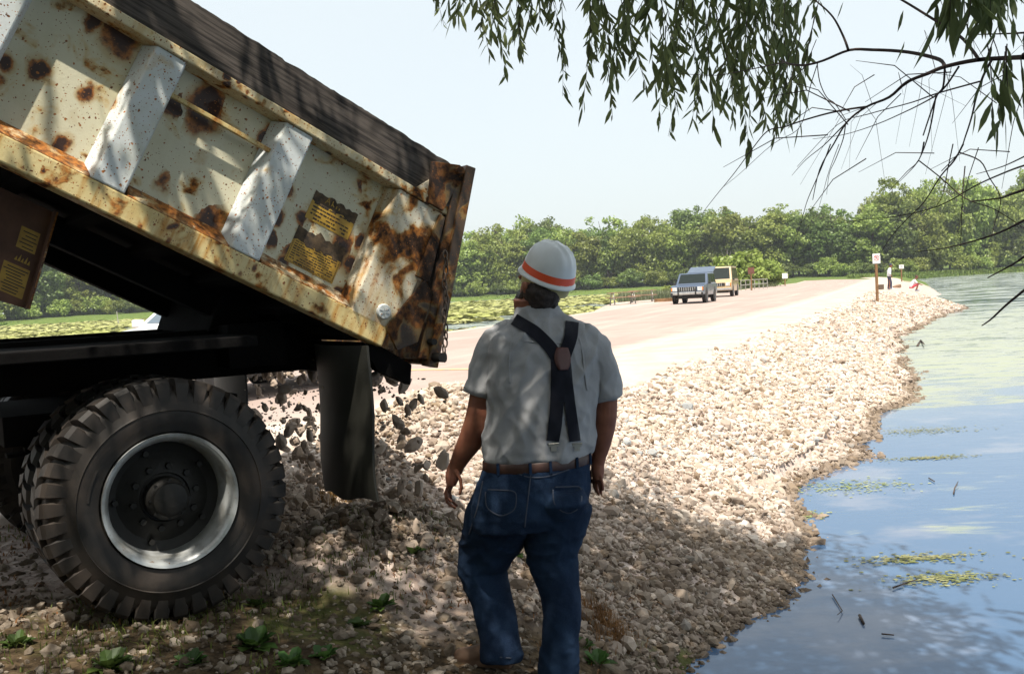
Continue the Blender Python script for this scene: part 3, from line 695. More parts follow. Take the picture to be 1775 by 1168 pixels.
for i in range(6): ls.box((0, .66, HZ + .20 + .02 * i), (1.1 - .15 * i, .075, .017)); ls.box((0, 1.74, HZ + .20 + .02 * i), (1.1 - .15 * i, .075, .017))
ls.build('leaf_spring', M['under'], truck)

def wheel_mesh():
    # axis y; outer face at y=0, width inward .27
    t = MB(); Ro = .500; W_ = .27
    prof = [(.288, .030), (.300, .012), (.330, .004), (.372, -.006), (.388, -.004), (.392, -.009), (.400, -.004), (.445, .006), (.476, .022), (.494, .045), (.500, .075), (.500, W_ - .075), (.494, W_ - .045), (.476, W_ - .022), (.44, W_ - .006), (.38, W_ + .004), (.32, W_ - .01), (.288, W_ - .03)]
    t.lathe(prof, 96)
    N = 38
    def P(r, a, y): return Vector((r * math.cos(a), y, r * math.sin(a)))
    for side in (0, 1):
        for i in range(N):
            a0 = 2 * math.pi * (i + .5 * side) / N; w = 2 * math.pi / N
            def Y(y): return y if side == 0 else W_ - y
            # lug: sidewall foot -> shoulder -> runs in across the tread at a slant
            secs = [(.425, .002, .30, -.03), (.462, .004, .33, -.02), (.508, .012, .36, 0.0), (.525, .030, .35, .02), (.527, .080, .30, .14), (.527, .128, .24, .36)]
            vs = []
            for r, y, hw, sh in secs:
                am = a0 + sh * w
                inner_r = r - .030 if r > .5 else r - .004; yi = y if r > .5 else y + .03
                hwr = hw * w * .95
                vs += [P(r, am - hwr, Y(y)), P(r, am + hwr, Y(y)), P(inner_r, am + hwr * 1.25, Y(yi)), P(inner_r, am - hwr * 1.25, Y(yi))]
            n = len(secs)
            fs = [(4 * q + j, 4 * q + 4 + j, 4 * q + 4 + (j + 1) % 4, 4 * q + (j + 1) % 4) for q in range(n - 1) for j in range(4)] + [(0, 1, 2, 3), (4 * n - 1, 4 * n - 2, 4 * n - 3, 4 * n - 4)]
            t.add(vs, fs)
    # raised writing-like bars and ring on the sidewall
    for i in range(9):
        a_ = math.pi * .86 + i * .045; t.box(P(.345, a_, .0005), (.010, .006, .016), Matrix.Rotation(-a_, 3, 'Y'))
    for i in range(7):
        a_ = -math.pi * .22 + i * .05; t.box(P(.345, a_, .0005), (.010, .006, .018), Matrix.Rotation(-a_, 3, 'Y'))
    r = MB()
    r.lathe([(.278, .004), (.290, .000), (.291, .010), (.283, .016), (.270, .020), (.262, .040), (.255, .055), (.246, .110), (.243, .17), (.243, .25)], 72)
    r.lathe([(.278, .004), (.268, .012), (.263, .024), (.256, .040)], 72)
    dsk = MB(); dsk.lathe([(.245, .150), (.225, .158), (.200, .165), (.170, .150), (.135, .125), (.11, .118), (.105, .13), (.0001, .13)], 56)
    for i in range(10):
        a_ = 2 * math.pi * i / 10 + .2; dsk.lathe([(.0001, .100), (.014, .100), (.016, .106), (.016, .13)], 6, P(.138, a_, 0.012))
    for i in range(5):
        a_ = 2 * math.pi * i / 5 + .7; dsk.lathe([(.0001, .120), (.013, .120), (.014, .15)], 8, P(.205, a_, .02))
    h = MB(); h.lathe([(.0001, .020), (.060, .020), (.072, .026), (.075, .04), (.085, .05), (.092, .06), (.094, .14)], 32)
    for i in range(8):
        a_ = 2 * math.pi * i / 8; h.lathe([(.0001, .036), (.008, .036), (.009, .05)], 6, P(.082, a_, 0.008))
    return t, r, dsk, h
t, r, dsk, h = wheel_mesh()
wt = bpy.data.objects.new('wheel', None); COL.objects.link(wt); wt.parent = truck; wt.location = (0, .0, HZ); wt.rotation_euler = (0, .07, 0)
t.build('tyre', M['tyre'], wt, smooth='auto', angle=32); r.build('rim', M['rim'], wt, smooth='auto', angle=50); dsk.build('wheel_disc', M['hub'], wt, smooth='auto'); h.build('hub', M['hub'], wt, smooth='auto')
for (u0, y, flip) in ((0, .60, 1), (0, 1.80, 0), (0, 2.40, 1), (-4.6, .12, 0), (-4.6, 2.28, 1)):
    c = copy_tree(wt, truck); c.location = (u0, y, HZ); c.rotation_euler = (0, random.random(), math.pi if flip else 0)
# mud flaps with hanger
def flap(y0, y1, name='mud_flap'):
    b = MB(); n = 14; m_ = 10; vs = []
    for j in range(m_ + 1):
        z = HZ + .60 - (.60 + .16) * j / m_
        for i in range(n + 1):
            y = y0 + (y1 - y0) * i / n; k_ = (i / n - .5) * 2
            vs.append((.955 - .055 * (1 - k_ * k_) + .02 * math.sin(j * .6) * (j / m_) + .015 * j / m_, y, z - .02 * (i / n) * (j == m_) + .012 * math.sin(i * .8) * (j == m_)))
    nn = len(vs); vs += [(x + .012, y, z) for x, y, z in vs]
    q = n + 1; fs = []
    for j in range(m_):
        for i in range(n):
            a = j * q + i; fs.append((a, a + 1, a + q + 1, a + q)); fs.append((nn + a, nn + a + q, nn + a + q + 1, nn + a + 1))
    for j in range(m_):
        for i in (0, n): a = j * q + i; fs.append((a, a + q, nn + a + q, nn + a))
    for i in range(n):
        for j in (0, m_): a = j * q + i; fs.append((a, nn + a, nn + a + 1, a + 1))
    b.add(vs, fs); return b.build(name, M['flap'], truck, smooth='auto')
flap(-.01, .62); flap(1.78, 2.41)
# cab of the truck (outside the frame on the left)
cb = MB(); cb.prism([(-3.75, .1, .75), (-3.75, .1, 2.45), (-4.3, .1, 2.5), (-4.95, .1, 1.75), (-5.7, .1, 1.6), (-5.75, .1, .7), (-5.1, .1, .7), (-5.1, .1, 1.1), (-4.1, .1, 1.1), (-4.1, .1, .7)], (0, 2.2, 0))
cb.build('cab', M['rib'], truck, bevel=.04)

# ------------------------------------------------------------------ stones
def ico(sub):
    bm = bmesh.new(); bmesh.ops.create_icosphere(bm, subdivisions=sub, radius=1.0)
    v = np.array([p.co[:] for p in bm.verts]); f = np.array([[q.index for q in g.verts] for g in bm.faces]); bm.free(); return v, f
def stone_variants(sub, n, seed):
    v, f = ico(sub); out = []
    for i in range(n):
        q = []
        for p in v:
            p = Vector(p); d = 1 + .38 * noise.noise(p * 1.1 + Vector((i * 7.7 + seed, 0, 0))) + .16 * noise.noise(p * 2.7 + Vector((0, i * 5.1, seed)))
            q.append((p * d)[:])
        q = np.array(q); 
        # chop a few flat facets
        for c in range(5):
            nrm = rng.normal(size=3); nrm /= np.linalg.norm(nrm); h = rng.uniform(.6, .85); dd = q @ nrm; q = q - np.clip(dd - h, 0, 9)[:, None] * nrm
        out.append((q, f))
    return out
def rotm(n):
    q = rng.normal(size=(n, 4)); q /= np.linalg.norm(q, axis=1)[:, None]; w, x, y, z = q.T
    return np.stack([1 - 2 * (y * y + z * z), 2 * (x * y - z * w), 2 * (x * z + y * w), 2 * (x * y + z * w), 1 - 2 * (x * x + z * z), 2 * (y * z - x * w), 2 * (x * z - y * w), 2 * (y * z + x * w), 1 - 2 * (x * x + y * y)], 1).reshape(n, 3, 3)
def dirt_shade_at(x, y, z):
    """old muddy stone with the tree shade painted into it by the camera, a wet waterline, otherwise clean new stone"""
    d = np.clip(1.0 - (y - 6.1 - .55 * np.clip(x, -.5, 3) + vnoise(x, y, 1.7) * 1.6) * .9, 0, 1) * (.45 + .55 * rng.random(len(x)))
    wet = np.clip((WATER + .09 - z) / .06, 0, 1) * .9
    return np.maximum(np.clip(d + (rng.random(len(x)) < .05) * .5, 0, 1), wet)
def stones_obj(name, pos, size, sub, mat, seed, smooth=False):
    var = stone_variants(sub, 12, seed); n = len(pos); nv = len(var[0][0]); f = var[0][1]
    base = np.stack([v[0] for v in var]); idx = rng.integers(0, 12, n)
    sc = size[:, None] * np.stack([rng.uniform(.85, 1.35, n), rng.uniform(.6, 1.0, n), rng.uniform(.45, .75, n)], 1)
    Rm = rotm(n)
    # lie mostly flat: blend random tilt with a yaw-only turn
    ya = rng.uniform(0, 6.28, n); Yw = np.zeros((n, 3, 3)); Yw[:, 0, 0] = np.cos(ya); Yw[:, 0, 1] = -np.sin(ya); Yw[:, 1, 0] = np.sin(ya); Yw[:, 1, 1] = np.cos(ya); Yw[:, 2, 2] = 1
    tilt = rng.random(n) < .6; Rm = np.where(tilt[:, None, None], Yw, Rm)
    v = base[idx] * sc[:, None, :]; v = np.einsum('nij,nkj->nki', Rm, v) + pos[:, None, :]
    F = (f[None] + (np.arange(n) * nv)[:, None, None]).reshape(-1, 3)
    rnd = np.repeat(rng.random(n), nv)
    return npmesh(name, v.reshape(-1, 3), F, mat, smooth=smooth, attr={'rnd': rnd, 'dirt_shade': np.repeat(dirt_shade_at(pos[:, 0], pos[:, 1], pos[:, 2]), nv)})
def scatter(n, x0, x1, y0, y1, fn):
    x = rng.uniform(x0, x1, n); y = rng.uniform(y0, y1, n); k_ = rng.random(n) < fn(x, y); return x[k_], y[k_]
# bank, near: y 5.5 - 11
def bankmask(x, y):
    P = np.stack([x, y], 1); r_ = road_side(P); d = -sdist(P, LAKE_R)
    gm = np.clip((y - 4.9 - .35 * x) * 1.6 + vnoise(x, y, 2.2) * 1.5 + .4, 0, 1)
    heap = np.hypot(x + .4, y - 7.4) < 2.3
    return ((r_ > -.05 + vnoise(x, y, 1.3) * .6) | heap) * (d > -.45) * gm
x, y = scatter(70000, -1.8, 3.6, 5.0, 10.5, bankmask)
s = np.clip(rng.lognormal(math.log(.0165), .50, len(x)), .006, .062); z = height(x, y) + s * rng.uniform(-.1, .55, len(x))
print('near stones', len(x))
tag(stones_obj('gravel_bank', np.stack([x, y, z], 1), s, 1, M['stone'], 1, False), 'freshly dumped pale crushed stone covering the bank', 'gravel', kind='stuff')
x, y = scatter(210000, .2, 9.5, 10.5, 24, bankmask)
s = np.clip(rng.lognormal(math.log(.023), .48, len(x)), .009, .075); z = height(x, y) + s * rng.uniform(-.1, .5, len(x))
print('mid stones', len(x))
v0, f0 = ico(1)
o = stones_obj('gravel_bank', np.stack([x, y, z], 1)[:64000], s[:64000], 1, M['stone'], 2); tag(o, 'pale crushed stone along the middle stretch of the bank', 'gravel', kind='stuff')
x, y = scatter(120000, 4.5, 26, 24, 62, lambda a, b: bankmask(a, b) * 1.0)
s = np.clip(rng.lognormal(math.log(.042), .4, len(x)), .018, .11); z = height(x, y) + s * rng.uniform(-.1, .4, len(x)); print('far stones', len(x))
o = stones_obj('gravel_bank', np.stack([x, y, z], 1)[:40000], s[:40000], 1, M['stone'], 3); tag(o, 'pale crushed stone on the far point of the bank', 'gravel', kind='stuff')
# foreground: smaller dirty stones among soil and leaves
def foremask(x, y):
    d = -sdist(np.stack([x, y], 1), LAKE_R); return (d > -.25) * np.clip(1.05 - (y - 4.9 - .35 * x) * .8, .12, 1) * np.clip(.62 + vnoise(x, y, 1.9) * 1.1 + vnoise(x, y, 5) * .5, .12, 1)
x, y = scatter(24000, -3.2, 1.9, 2.4, 6.6, foremask)
s = np.clip(rng.lognormal(math.log(.0135), .5, len(x)), .005, .05); z = height(x, y) + s * rng.uniform(-.2, .45, len(x)); print('fore stones', len(x))
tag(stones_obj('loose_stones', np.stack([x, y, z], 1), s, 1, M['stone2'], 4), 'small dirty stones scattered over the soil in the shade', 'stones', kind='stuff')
# the falling stones, each its own object
var = stone_variants(2, 8, 9); fm = []
for q, f in var:
    me = bpy.data.meshes.new('falling_stone'); me.from_pydata([tuple(p) for p in q * np.array([1.2, .8, .62])], [], [tuple(int(c) for c in g) for g in f]); me.materials.append(M['stone'])
    a_ = me.attributes.new('rnd', 'FLOAT', 'POINT'); a_.data.foreach_set('value', [random.random() * .5] * len(q)); fm.append(me)
rf_ = random.Random(21)
for i in range(380):
    if sum(1 for q in COL.objects if q.name.startswith('falling_stone')) >= 285: break
    u_0 = rf_.gauss(1.22, .12); yy_ = rf_.uniform(.15, 2.35); tt = rf_.random() ** .75
    zt = HUBZ + .56 - .95 * tt; u_1 = u_0 + .18 * tt + rf_.gauss(0, .05)
    if rf_.random() < .22: zt = HUBZ + rf_.uniform(.35, .6)
    p = Vector((-1.5, 4.3, 0)) + TX * u_1 + TY * yy_; p.z = zt
    gz_ = hz(p.x, p.y)
    if zt < gz_ + .03: continue
    o = bpy.data.objects.new('falling_stone', fm[i % 8]); COL.objects.link(o); o.location = p
    o.rotation_euler = (rf_.random() * 6, rf_.random() * 6, rf_.random() * 6); k_ = rf_.choice((.020, .026, .032, .038, .048)) * rf_.uniform(.85, 1.15); o.scale = (k_, k_, k_)
    tag(o, 'stone falling in mid-air from the tipped truck bed', 'stone', 'stones falling out of the truck bed')

# ------------------------------------------------------------------ the worker
MY = 4.37
def A(x, y, dy=0.0):
    return at(x, y, MY + dy)
def pxm(d, dy=0.0): return d * (MY + dy) / FPX        # photo pixels to metres at the man
yaw = R(20)
AX = Vector((math.cos(yaw), math.sin(yaw), 0)); AYv = Vector((-math.sin(yaw), math.cos(yaw), 0))
worker = thing('person', 'man in a white hard hat, grey shirt, dark suspenders and jeans, seen from behind', 'person', A(905, 1160))
worker_loc = Vector(worker.location)
def wl(me):
    me.transform(Matrix.Translation(-worker_loc)); return me
def ring(p, wx, wy, dy=0): return (p, AX * wx, AYv * wy)
# shirt
sb = MB()
tors = [((934, 536), 34, .062, 0), ((936, 552), 46, .072, 0), ((942, 566), 74, .092, 0), ((950, 582), 98, .118, 0), ((953, 606), 108, .140, 0), ((951, 640), 106, .158, 0), ((944, 690), 100, .168, 0), ((938, 735), 98, .178, .01), ((933, 770), 98, .178, .01), ((932, 786), 95, .168, .01), ((931, 793), 88, .150, .01), ((931, 800), 80, .135, .01)]
sb.loft([ring(A(c[0], c[1], dy), pxm(w), b) for c, w, b, dy in tors], 40)
def limb(b, pts, n=18):
    """pts: photo x, y, depth offset, radius across (px), radius along depth (m)"""
    rings = []; P = [A(x, y, d) for x, y, d, rx, ry in pts]
    for i, (x, y, d, rx, ry) in enumerate(pts):
        t = (P[min(i + 1, len(P) - 1)] - P[max(i - 1, 0)]).normalized(); a = t.cross(Vector((0, 1, 0))).normalized(); c = a.cross(t)
        rings.append((P[i], a * pxm(rx), c * ry))
    b.loft(rings, n)
limb(sb, [(895, 578, 0, 26, .06), (872, 598, 0, 36, .075), (857, 625, 0, 34, .078), (846, 652, 0, 33, .074), (839, 672, 0, 31, .070), (836, 681, 0, 31, .068)])
limb(sb, [(1000, 585, 0, 26, .06), (1022, 604, .02, 33, .07), (1034, 630, .03, 30, .072), (1043, 655, .04, 27, .068), (1049, 678, .04, 25, .064), (1051, 688, .04, 25, .062)])
# collar
sb.loft([ring(A(930, 532), pxm(35), .062), ring(A(931, 546), pxm(39), .068)], 24)
def shirt_disp(c, n):
    z = c.z; q = Vector((c.x * 3.2 + c.z * 2.4, c.y * 3, c.z * 3.4 - c.x * 2.0))
    d = .008 * noise.noise(q * 1.5) + .013 * (1 - abs(noise.noise(Vector((c.x * 8 - c.z * 7, c.y * 5, c.z * 2.2 + c.x * 3)))) * 2.4) + .006 * (1 - abs(noise.noise(Vector((c.x * 14 + c.z * 9, c.y * 9, c.z * 6 - c.x * 6)))) * 2.4)
    lo = max(0, min(1, (A(930, 800).z + .16 - z) / .16))
    d += lo * .005 * math.sin(c.x * 62 + 4 * noise.noise(c * 6)) + lo * .004
    d += .003 * noise.noise(c * 26)
    sp_ = abs(c.x - A(972, 650).x)
    d += .007 * math.exp(-(sp_ / .05) ** 2) * math.sin(c.z * 46 + c.x * 30) * .4
    return d
shirt_me = fuse(sb, .006, 5, shirt_disp)
bv = BVHTree.FromPolygons([v.co[:] for v in shirt_me.vertices], [p.vertices[:] for p in shirt_me.polygons])
shirt = link_mesh('shirt', wl(shirt_me), M['shirt'], worker)
def cuff(c0, c1, rx, ry, name='sleeve_cuff'):
    b = MB(); t = (A(*c1) - A(*c0)).normalized(); a = t.cross(Vector((0, 1, 0))).normalized(); c = a.cross(t)
    rs = []
    for q, g in ((0, 1.0), (.15, 1.07), (.5, 1.10), (.85, 1.10), (1.0, 1.08), (1.0, .98), (.5, .96)):
        p = A(*c0).lerp(A(*c1), q); rs.append((p, a * pxm(rx) * g, c * ry * g))
    b.loft(rs, 32, cap=False); me = b.mesh(name, M['shirt'])
    for v in me.vertices:
        v.co += Vector((0, 0, 1)) * .005 * noise.noise(v.co * 11) + (v.co - A(*c0)).normalized() * .004 * noise.noise(v.co * 20)
    link_mesh(name, wl(me), M['shirt'], shirt)
cuff((840, 664, 0), (834, 686, 0), 30, .067); cuff((1047, 672, .04), (1052, 692, .04), 25, .061)
# collar fold and yoke seam as a raised strip
# body: head, neck, arms and hands in one skin
bb = MB()
limb(bb, [(926, 560, .02, 33, .062), (922, 535, .02, 31, .060), (920, 515, .01, 31, .062)], 20)
HC = A(935, 497, .0)                                     # centre of the head
hy_ = R(122)                                             # the way the face looks: to the left and away
HF = Vector((math.cos(hy_) * -1, 0, 0)); fdir = Vector((-math.sin(R(33)), math.cos(R(33)), .30)).normalized(); sdir = fdir.cross(Vector((0, 0, 1))).normalized(); udir = sdir.cross(fdir)
def HP(f, s, u): return HC + fdir * f + sdir * s + udir * u
bb.loft([(HP(.0, 0, u), fdir * a, sdir * b) for u, a, b in ((-.115, .050, .040), (-.10, .075, .058), (-.07, .092, .068), (-.03, .097, .075), (.01, .090, .072), (.035, .072, .058), (.05, .045, .035))], 24)
bb.loft([(HP(.052, 0, -.108), fdir * .026, sdir * .024), (HP(.056, 0, -.09), fdir * .034, sdir * .034), (HP(.066, 0, -.06), fdir * .034, sdir * .035), (HP(.06, 0, -.02), fdir * .035, sdir * .045)], 14)
bb.loft([(HP(.092, 0, .012), fdir * .010, sdir * .010), (HP(.108, 0, -.010), fdir * .012, sdir * .012), (HP(.118, 0, -.034), fdir * .013, sdir * .017), (HP(.10, 0, -.045), fdir * .008, sdir * .012)], 10)
bb.loft([(HP(.088, s, .022), fdir * .014, udir * .010) for s in (-.05, -.025, 0, .025, .05)], 10)
bb.loft([(HP(.098, s, -.075), fdir * .010, udir * .011) for s in (-.025, -.01, .01, .025)], 10)
for sg in (-1, 1):
    bb.loft([(HP(-.004, sg * .072, -.030), fdir * .010, sdir * .006), (HP(-.010, sg * .082, -.014), fdir * .017, sdir * .007), (HP(-.014, sg * .087, .008), fdir * .020, sdir * .007), (HP(-.012, sg * .083, .028), fdir * .014, sdir * .006)], 10)
limb(bb, [(868, 600, 0, 26, .055), (852, 640, 0, 27, .058), (842, 680, 0, 27, .056), (834, 715, 0, 25.5, .053), (827, 738, .01, 24.5, .052), (815, 765, .03, 22, .049), (801, 788, .05, 17.5, .040), (792, 806, .065, 14, .029), (788, 816, .07, 14.5, .026)])
limb(bb, [(1022, 610, .02, 22, .05), (1040, 650, .03, 22, .054), (1050, 690, .04, 21, .052), (1050, 720, .04, 20, .050), (1047, 745, .05, 19, .047), (1043, 770, .06, 16, .040), (1038, 792, .07, 13, .030), (1036, 803, .075, 12.5, .026)])
def chain(b, pts, n=10):
    P = [Vector(p[0]) for p in pts]; rr_ = [p[1] for p in pts]
    b.tube(P, rr_, n)
def hand(b, w, tips, palm):
    for pr in palm: limb(b, [pr[0], pr[1], pr[2]], 14)
    for f in tips:
        P = [A(x, y, d) for x, y, d in f[0]]; r0 = f[1]; b.tube([P[0]] + P[1:] + [P[-1] + (P[-1] - P[-2]).normalized() * r0 * .6], [r0 * 1.05] + [r0 * (1 - .08 * i) for i in range(1, len(P))] + [r0 * .45], 10)
# left hand: relaxed, back of the hand to the left, fingers curling to the right; thumb inward
hand(bb, 0, [
    ([(786, 834, .10), (779, 852, .115), (783, 868, .11), (792, 876, .10)], .0092),
    ([(783, 836, .085), (775, 855, .09), (779, 872, .085), (789, 880, .075)], .0095),
    ([(781, 836, .065), (772, 854, .065), (775, 870, .058), (785, 878, .05)], .0092),
    ([(781, 834, .045), (774, 848, .042), (775, 862, .036), (783, 869, .03)], .0082),
    ([(790, 816, .045), (798, 830, .035), (800, 845, .035), (797, 856, .04)], .0098)],
    [((788, 812, .07, 13.5, .026), (784, 826, .072, 13, .036), (782, 840, .075, 9, .038))])
hand(bb, 0, [
    ([(1030, 826, .10), (1030, 842, .11), (1034, 853, .11)], .0088),
    ([(1034, 828, .085), (1034, 845, .09), (1038, 857, .088)], .0092),
    ([(1038, 828, .068), (1040, 844, .066), (1042, 855, .066)], .009),
    ([(1041, 824, .052), (1044, 838, .048), (1045, 849, .05)], .008),
    ([(1030, 808, .10), (1023, 822, .12), (1023, 836, .12)], .0095)],
    [((1036, 802, .075, 12, .026), (1036, 818, .078, 12, .034), (1036, 830, .08, 9.5, .034))])
# lower body inside the jeans, so that the figure is one whole
bb.loft([ring(A(934, 700), pxm(60), .10), ring(A(932, 800), pxm(70), .11), ring(A(925, 860), pxm(72), .11)], 20)
limb(bb, [(880, 860, 0, 30, .07), (845, 980, .09, 26, .06), (868, 1140, .0, 16, .04)])
limb(bb, [(965, 860, 0, 30, .07), (962, 985, .02, 24, .055), (970, 1150, .0, 16, .04)])
body_me = fuse(bb, .0046, 3)
body = link_mesh('body', wl(body_me), M['skin'], worker)
# eyes
ey = MB()
for sg in (-1, 1): ey.loft([(HP(.090, sg * .030, .004), fdir * .006, sdir * .010), (HP(.0905, sg * .030, .010), fdir * .007, sdir * .012), (HP(.09, sg * .030, .016), fdir * .005, sdir * .009)], 10)
link_mesh('eyes', wl(ey.mesh('eyes', M['cloth_white'])), M['cloth_white'], body)
# hair and beard
hb_ = MB()
hb_.loft([(HP(-.030, 0, -.095), fdir * .045, sdir * .052), (HP(-.034, 0, -.07), fdir * .068, sdir * .070), (HP(-.030, 0, -.03), fdir * .080, sdir * .084), (HP(-.022, 0, .0), fdir * .086, sdir * .084), (HP(-.014, 0, .03), fdir * .070, sdir * .060)], 24)
hair_me = fuse(hb_, .006, 2, lambda c, n: .007 * noise.noise(c * 34) + .004 * noise.noise(c * 80))
link_mesh('hair', wl(hair_me), M['hair'], worker)
be = MB()
be.loft([(HP(.074, 0, -.172), fdir * .020, sdir * .022), (HP(.080, 0, -.150), fdir * .042, sdir * .044), (HP(.072, 0, -.115), fdir * .058, sdir * .064), (HP(.050, 0, -.080), fdir * .066, sdir * .078), (HP(.045, 0, -.055), fdir * .066, sdir * .078)], 20)
for sg in (-1, 1): be.loft([(HP(.010, sg * .066, .0), fdir * .012, sdir * .008), (HP(.018, sg * .068, -.03), fdir * .016, sdir * .010), (HP(.035, sg * .062, -.07), fdir * .024, sdir * .012), (HP(.05, sg * .048, -.10), fdir * .02, sdir * .014)], 12)
for sg in (): be.loft([(HP(.018, sg * .068, .03), fdir * .014, sdir * .010), (HP(.022, sg * .071, -.02), fdir * .018, sdir * .012), (HP(.035, sg * .066, -.07), fdir * .026, sdir * .014), (HP(.05, sg * .05, -.10), fdir * .02, sdir * .014)], 12)
be_me = fuse(be, .006, 1, lambda c, n: .005 * noise.noise(c * 45))
link_mesh('beard', wl(be_me), M['hair'], worker)
# jeans
jb = MB()
jb.loft([ring(A(931, 795), pxm(92), .160), ring(A(930, 808), pxm(96), .166), ring(A(926, 830), pxm(102), .168), ring(A(922, 860), pxm(107), .168), ring(A(919, 888), pxm(105), .160), ring(A(917, 910), pxm(98), .14)], 40)
limb(jb, [(880, 868, .0, 62, .13), (866, 900, .03, 60, .122), (851, 935, .07, 52, .108), (840, 965, .10, 46, .098), (836, 990, .11, 42, .088), (844, 1015, .09, 38, .080), (856, 1050, .05, 36, .076), (864, 1090, .01, 35, .074), (868, 1118, -.02, 35, .076), (869, 1134, -.03, 36, .080), (869, 1142, -.03, 34, .078)], 28)
limb(jb, [(970, 866, -.01, 56, .13), (963, 900, .0, 54, .122), (957, 935, .01, 49, .105), (957, 965, .02, 44, .095), (964, 995, .01, 38, .086), (972, 1030, .0, 34, .080), (974, 1070, -.02, 33, .077), (971, 1110, -.03, 32, .076), (968, 1150, -.03, 33, .082), (967, 1172, -.03, 34, .085), (967, 1180, -.03, 32, .083)], 28)
# seat: two soft lobes
jb.loft([(A(890, 845, -.06), AX * .10, AYv * .10), (A(886, 870, -.075), AX * .112, AYv * .11), (A(884, 895, -.05), AX * .10, AYv * .09)], 20)
jb.loft([(A(972, 848, -.06), AX * .10, AYv * .10), (A(974, 870, -.08), AX * .108, AYv * .11), (A(972, 893, -.05), AX * .095, AYv * .09)], 20)
zk = [A(845, 985).z, A(960, 985).z]
def jean_disp(c, n):
    d = .005 * noise.noise(c * 5) + .0045 * (1 - 2 * abs(noise.noise(Vector((c.x * 7, c.y * 6, c.z * 13 + c.x * 9)))))
    kn = math.exp(-((c.z - zk[0] - .02) / .10) ** 2); an_ = math.exp(-((c.z - A(869, 1140).z) / .07) ** 2); cr_ = math.exp(-((c.z - A(920, 925).z) / .08) ** 2)
    rg_ = 1 - 2.6 * abs(noise.noise(Vector((c.x * 6 + c.z * 5, c.y * 6, c.z * 17 - c.x * 5)))); rg2 = 1 - 2.6 * abs(noise.noise(Vector((c.x * 16 - c.z * 6, c.y * 9, c.z * 7))))
    d += kn * .0055 * rg_ + an_ * .006 * rg_ + cr_ * .005 * rg_ + .0028 * rg2
    return d + .0016 * noise.noise(c * 40)
jm = fuse(jb, .006, 4, jean_disp)
bvj = BVHTree.FromPolygons([v.co[:] for v in jm.vertices], [p.vertices[:] for p in jm.polygons])
jeans = link_mesh('jeans', wl(jm), M['denim'], worker)
def drape(pts, width, off, bvh, thick=.0025, n=None, wd=None):
    """a strip laid on a body surface, following the photo points as seen from the camera"""
    P = []
    for (x0, y0), (x1, y1) in zip(pts[:-1], pts[1:]):
        k_ = max(2, int(math.hypot(x1 - x0, y1 - y0) / 5))
        P += [(x0 + (x1 - x0) * i / k_, y0 + (y1 - y0) * i / k_) for i in range(k_)]
    P.append(pts[-1]); rows = []
    for i, (x, y) in enumerate(P):
        a = P[max(0, i - 1)]; b_ = P[min(len(P) - 1, i + 1)]; tx, ty = b_[0] - a[0], b_[1] - a[1]; L = math.hypot(tx, ty); nx, ny = -ty / L, tx / L; row = []
        w_ = width if wd is None else wd(i / (len(P) - 1)) * width
        for q in (-1, -.5, 0, .5, 1):
            h_ = bvh.ray_cast(CAM, ray(x + nx * q * w_ / 2, y + ny * q * w_ / 2))
            row.append((h_[0], h_[1]) if h_[0] is not None else None)
        if all(r is not None for r in row): rows.append([r[0] + r[1] * off for r in row])
    # smooth along
    for _ in range(4):
        rows = [[(rows[max(0, i - 1)][j] + rows[i][j] * 2 + rows[min(len(rows) - 1, i + 1)][j]) / 4 for j in range(5)] for i in range(len(rows))]
    b = MB(); vs = [p for r in rows for p in r]; N_ = len(vs); back = -ray(*pts[len(pts) // 2]) 
    vs = [p + back * thick for p in vs] + [p - back * .006 for p in vs]; fs = []
    for i in range(len(rows) - 1):
        for j in range(4): a = i * 5 + j; fs += [(a, a + 1, a + 6, a + 5), (N_ + a, N_ + a + 5, N_ + a + 6, N_ + a + 1)]
        for j in (0, 4): a = i * 5 + j; fs.append((a, a + 5, N_ + a + 5, N_ + a))
    for j in range(4):
        for i in (0, len(rows) - 1): a = i * 5 + j; fs.append((a, a + 1, N_ + a + 1, N_ + a))
    b.add(vs, fs); return b
susp = bpy.data.objects.new('suspenders', None); COL.objects.link(susp); susp.parent = worker
for nm, pts, w_ in (('suspender_strap', [(884, 549), (898, 558), (925, 574), (950, 598), (970, 628)], 22), ('suspender_strap', [(994, 540), (991, 560), (989, 585), (980, 610), (971, 632)], 23),
                ('suspender_strap', [(966, 622), (966, 680), (962, 730), (957, 768)], 23), ('suspender_strap', [(978, 622), (984, 680), (991, 730), (996, 768)], 19)):
    me = drape(pts, w_, .006, bv).mesh(nm, M['navy']); link_mesh(nm, wl(me), M['navy'], susp, True).data.set_sharp_from_angle(angle=R(50))
me = drape([(973, 598), (973, 612), (974, 630), (975, 645)], 24, .0105, bv, wd=lambda t: .25 + 1.0 * math.sin(math.pi * min(1, .15 + t * .8))).mesh('patch', M['leather']); link_mesh('leather_patch', wl(me), M['leather'], susp)
for cx, cy in ((957, 771), (996, 770)):
    h_ = bv.ray_cast(CAM, ray(cx, cy)); p = h_[0] + h_[1] * .012; b = MB()
    b.box(p, (.042, .008, .014)); b.box(p + Vector((0, 0, -.016)), (.024, .006, .022)); b.tube([p + Vector((-.022, -.005, .006)), p + Vector((.022, -.005, .006))], .003, 6)
    link_mesh('suspender_clip', wl(b.mesh('c', M['clip'])), M['clip'], susp, False)
def seam(pts, w_, bvh, mat, parent, off=.0025, name='seam'):
    me = drape(pts, w_, off, bvh, .0008).mesh(name, mat); link_mesh(name, wl(me), mat, parent, True)
for pts in ([(893, 574), (885, 596), (882, 630), (884, 668)], [(1003, 583), (1010, 610), (1014, 650), (1018, 680)], [(896, 588), (930, 594), (965, 594), (1004, 594)]): seam(pts, 2.6, bv, M['shirt'], shirt)
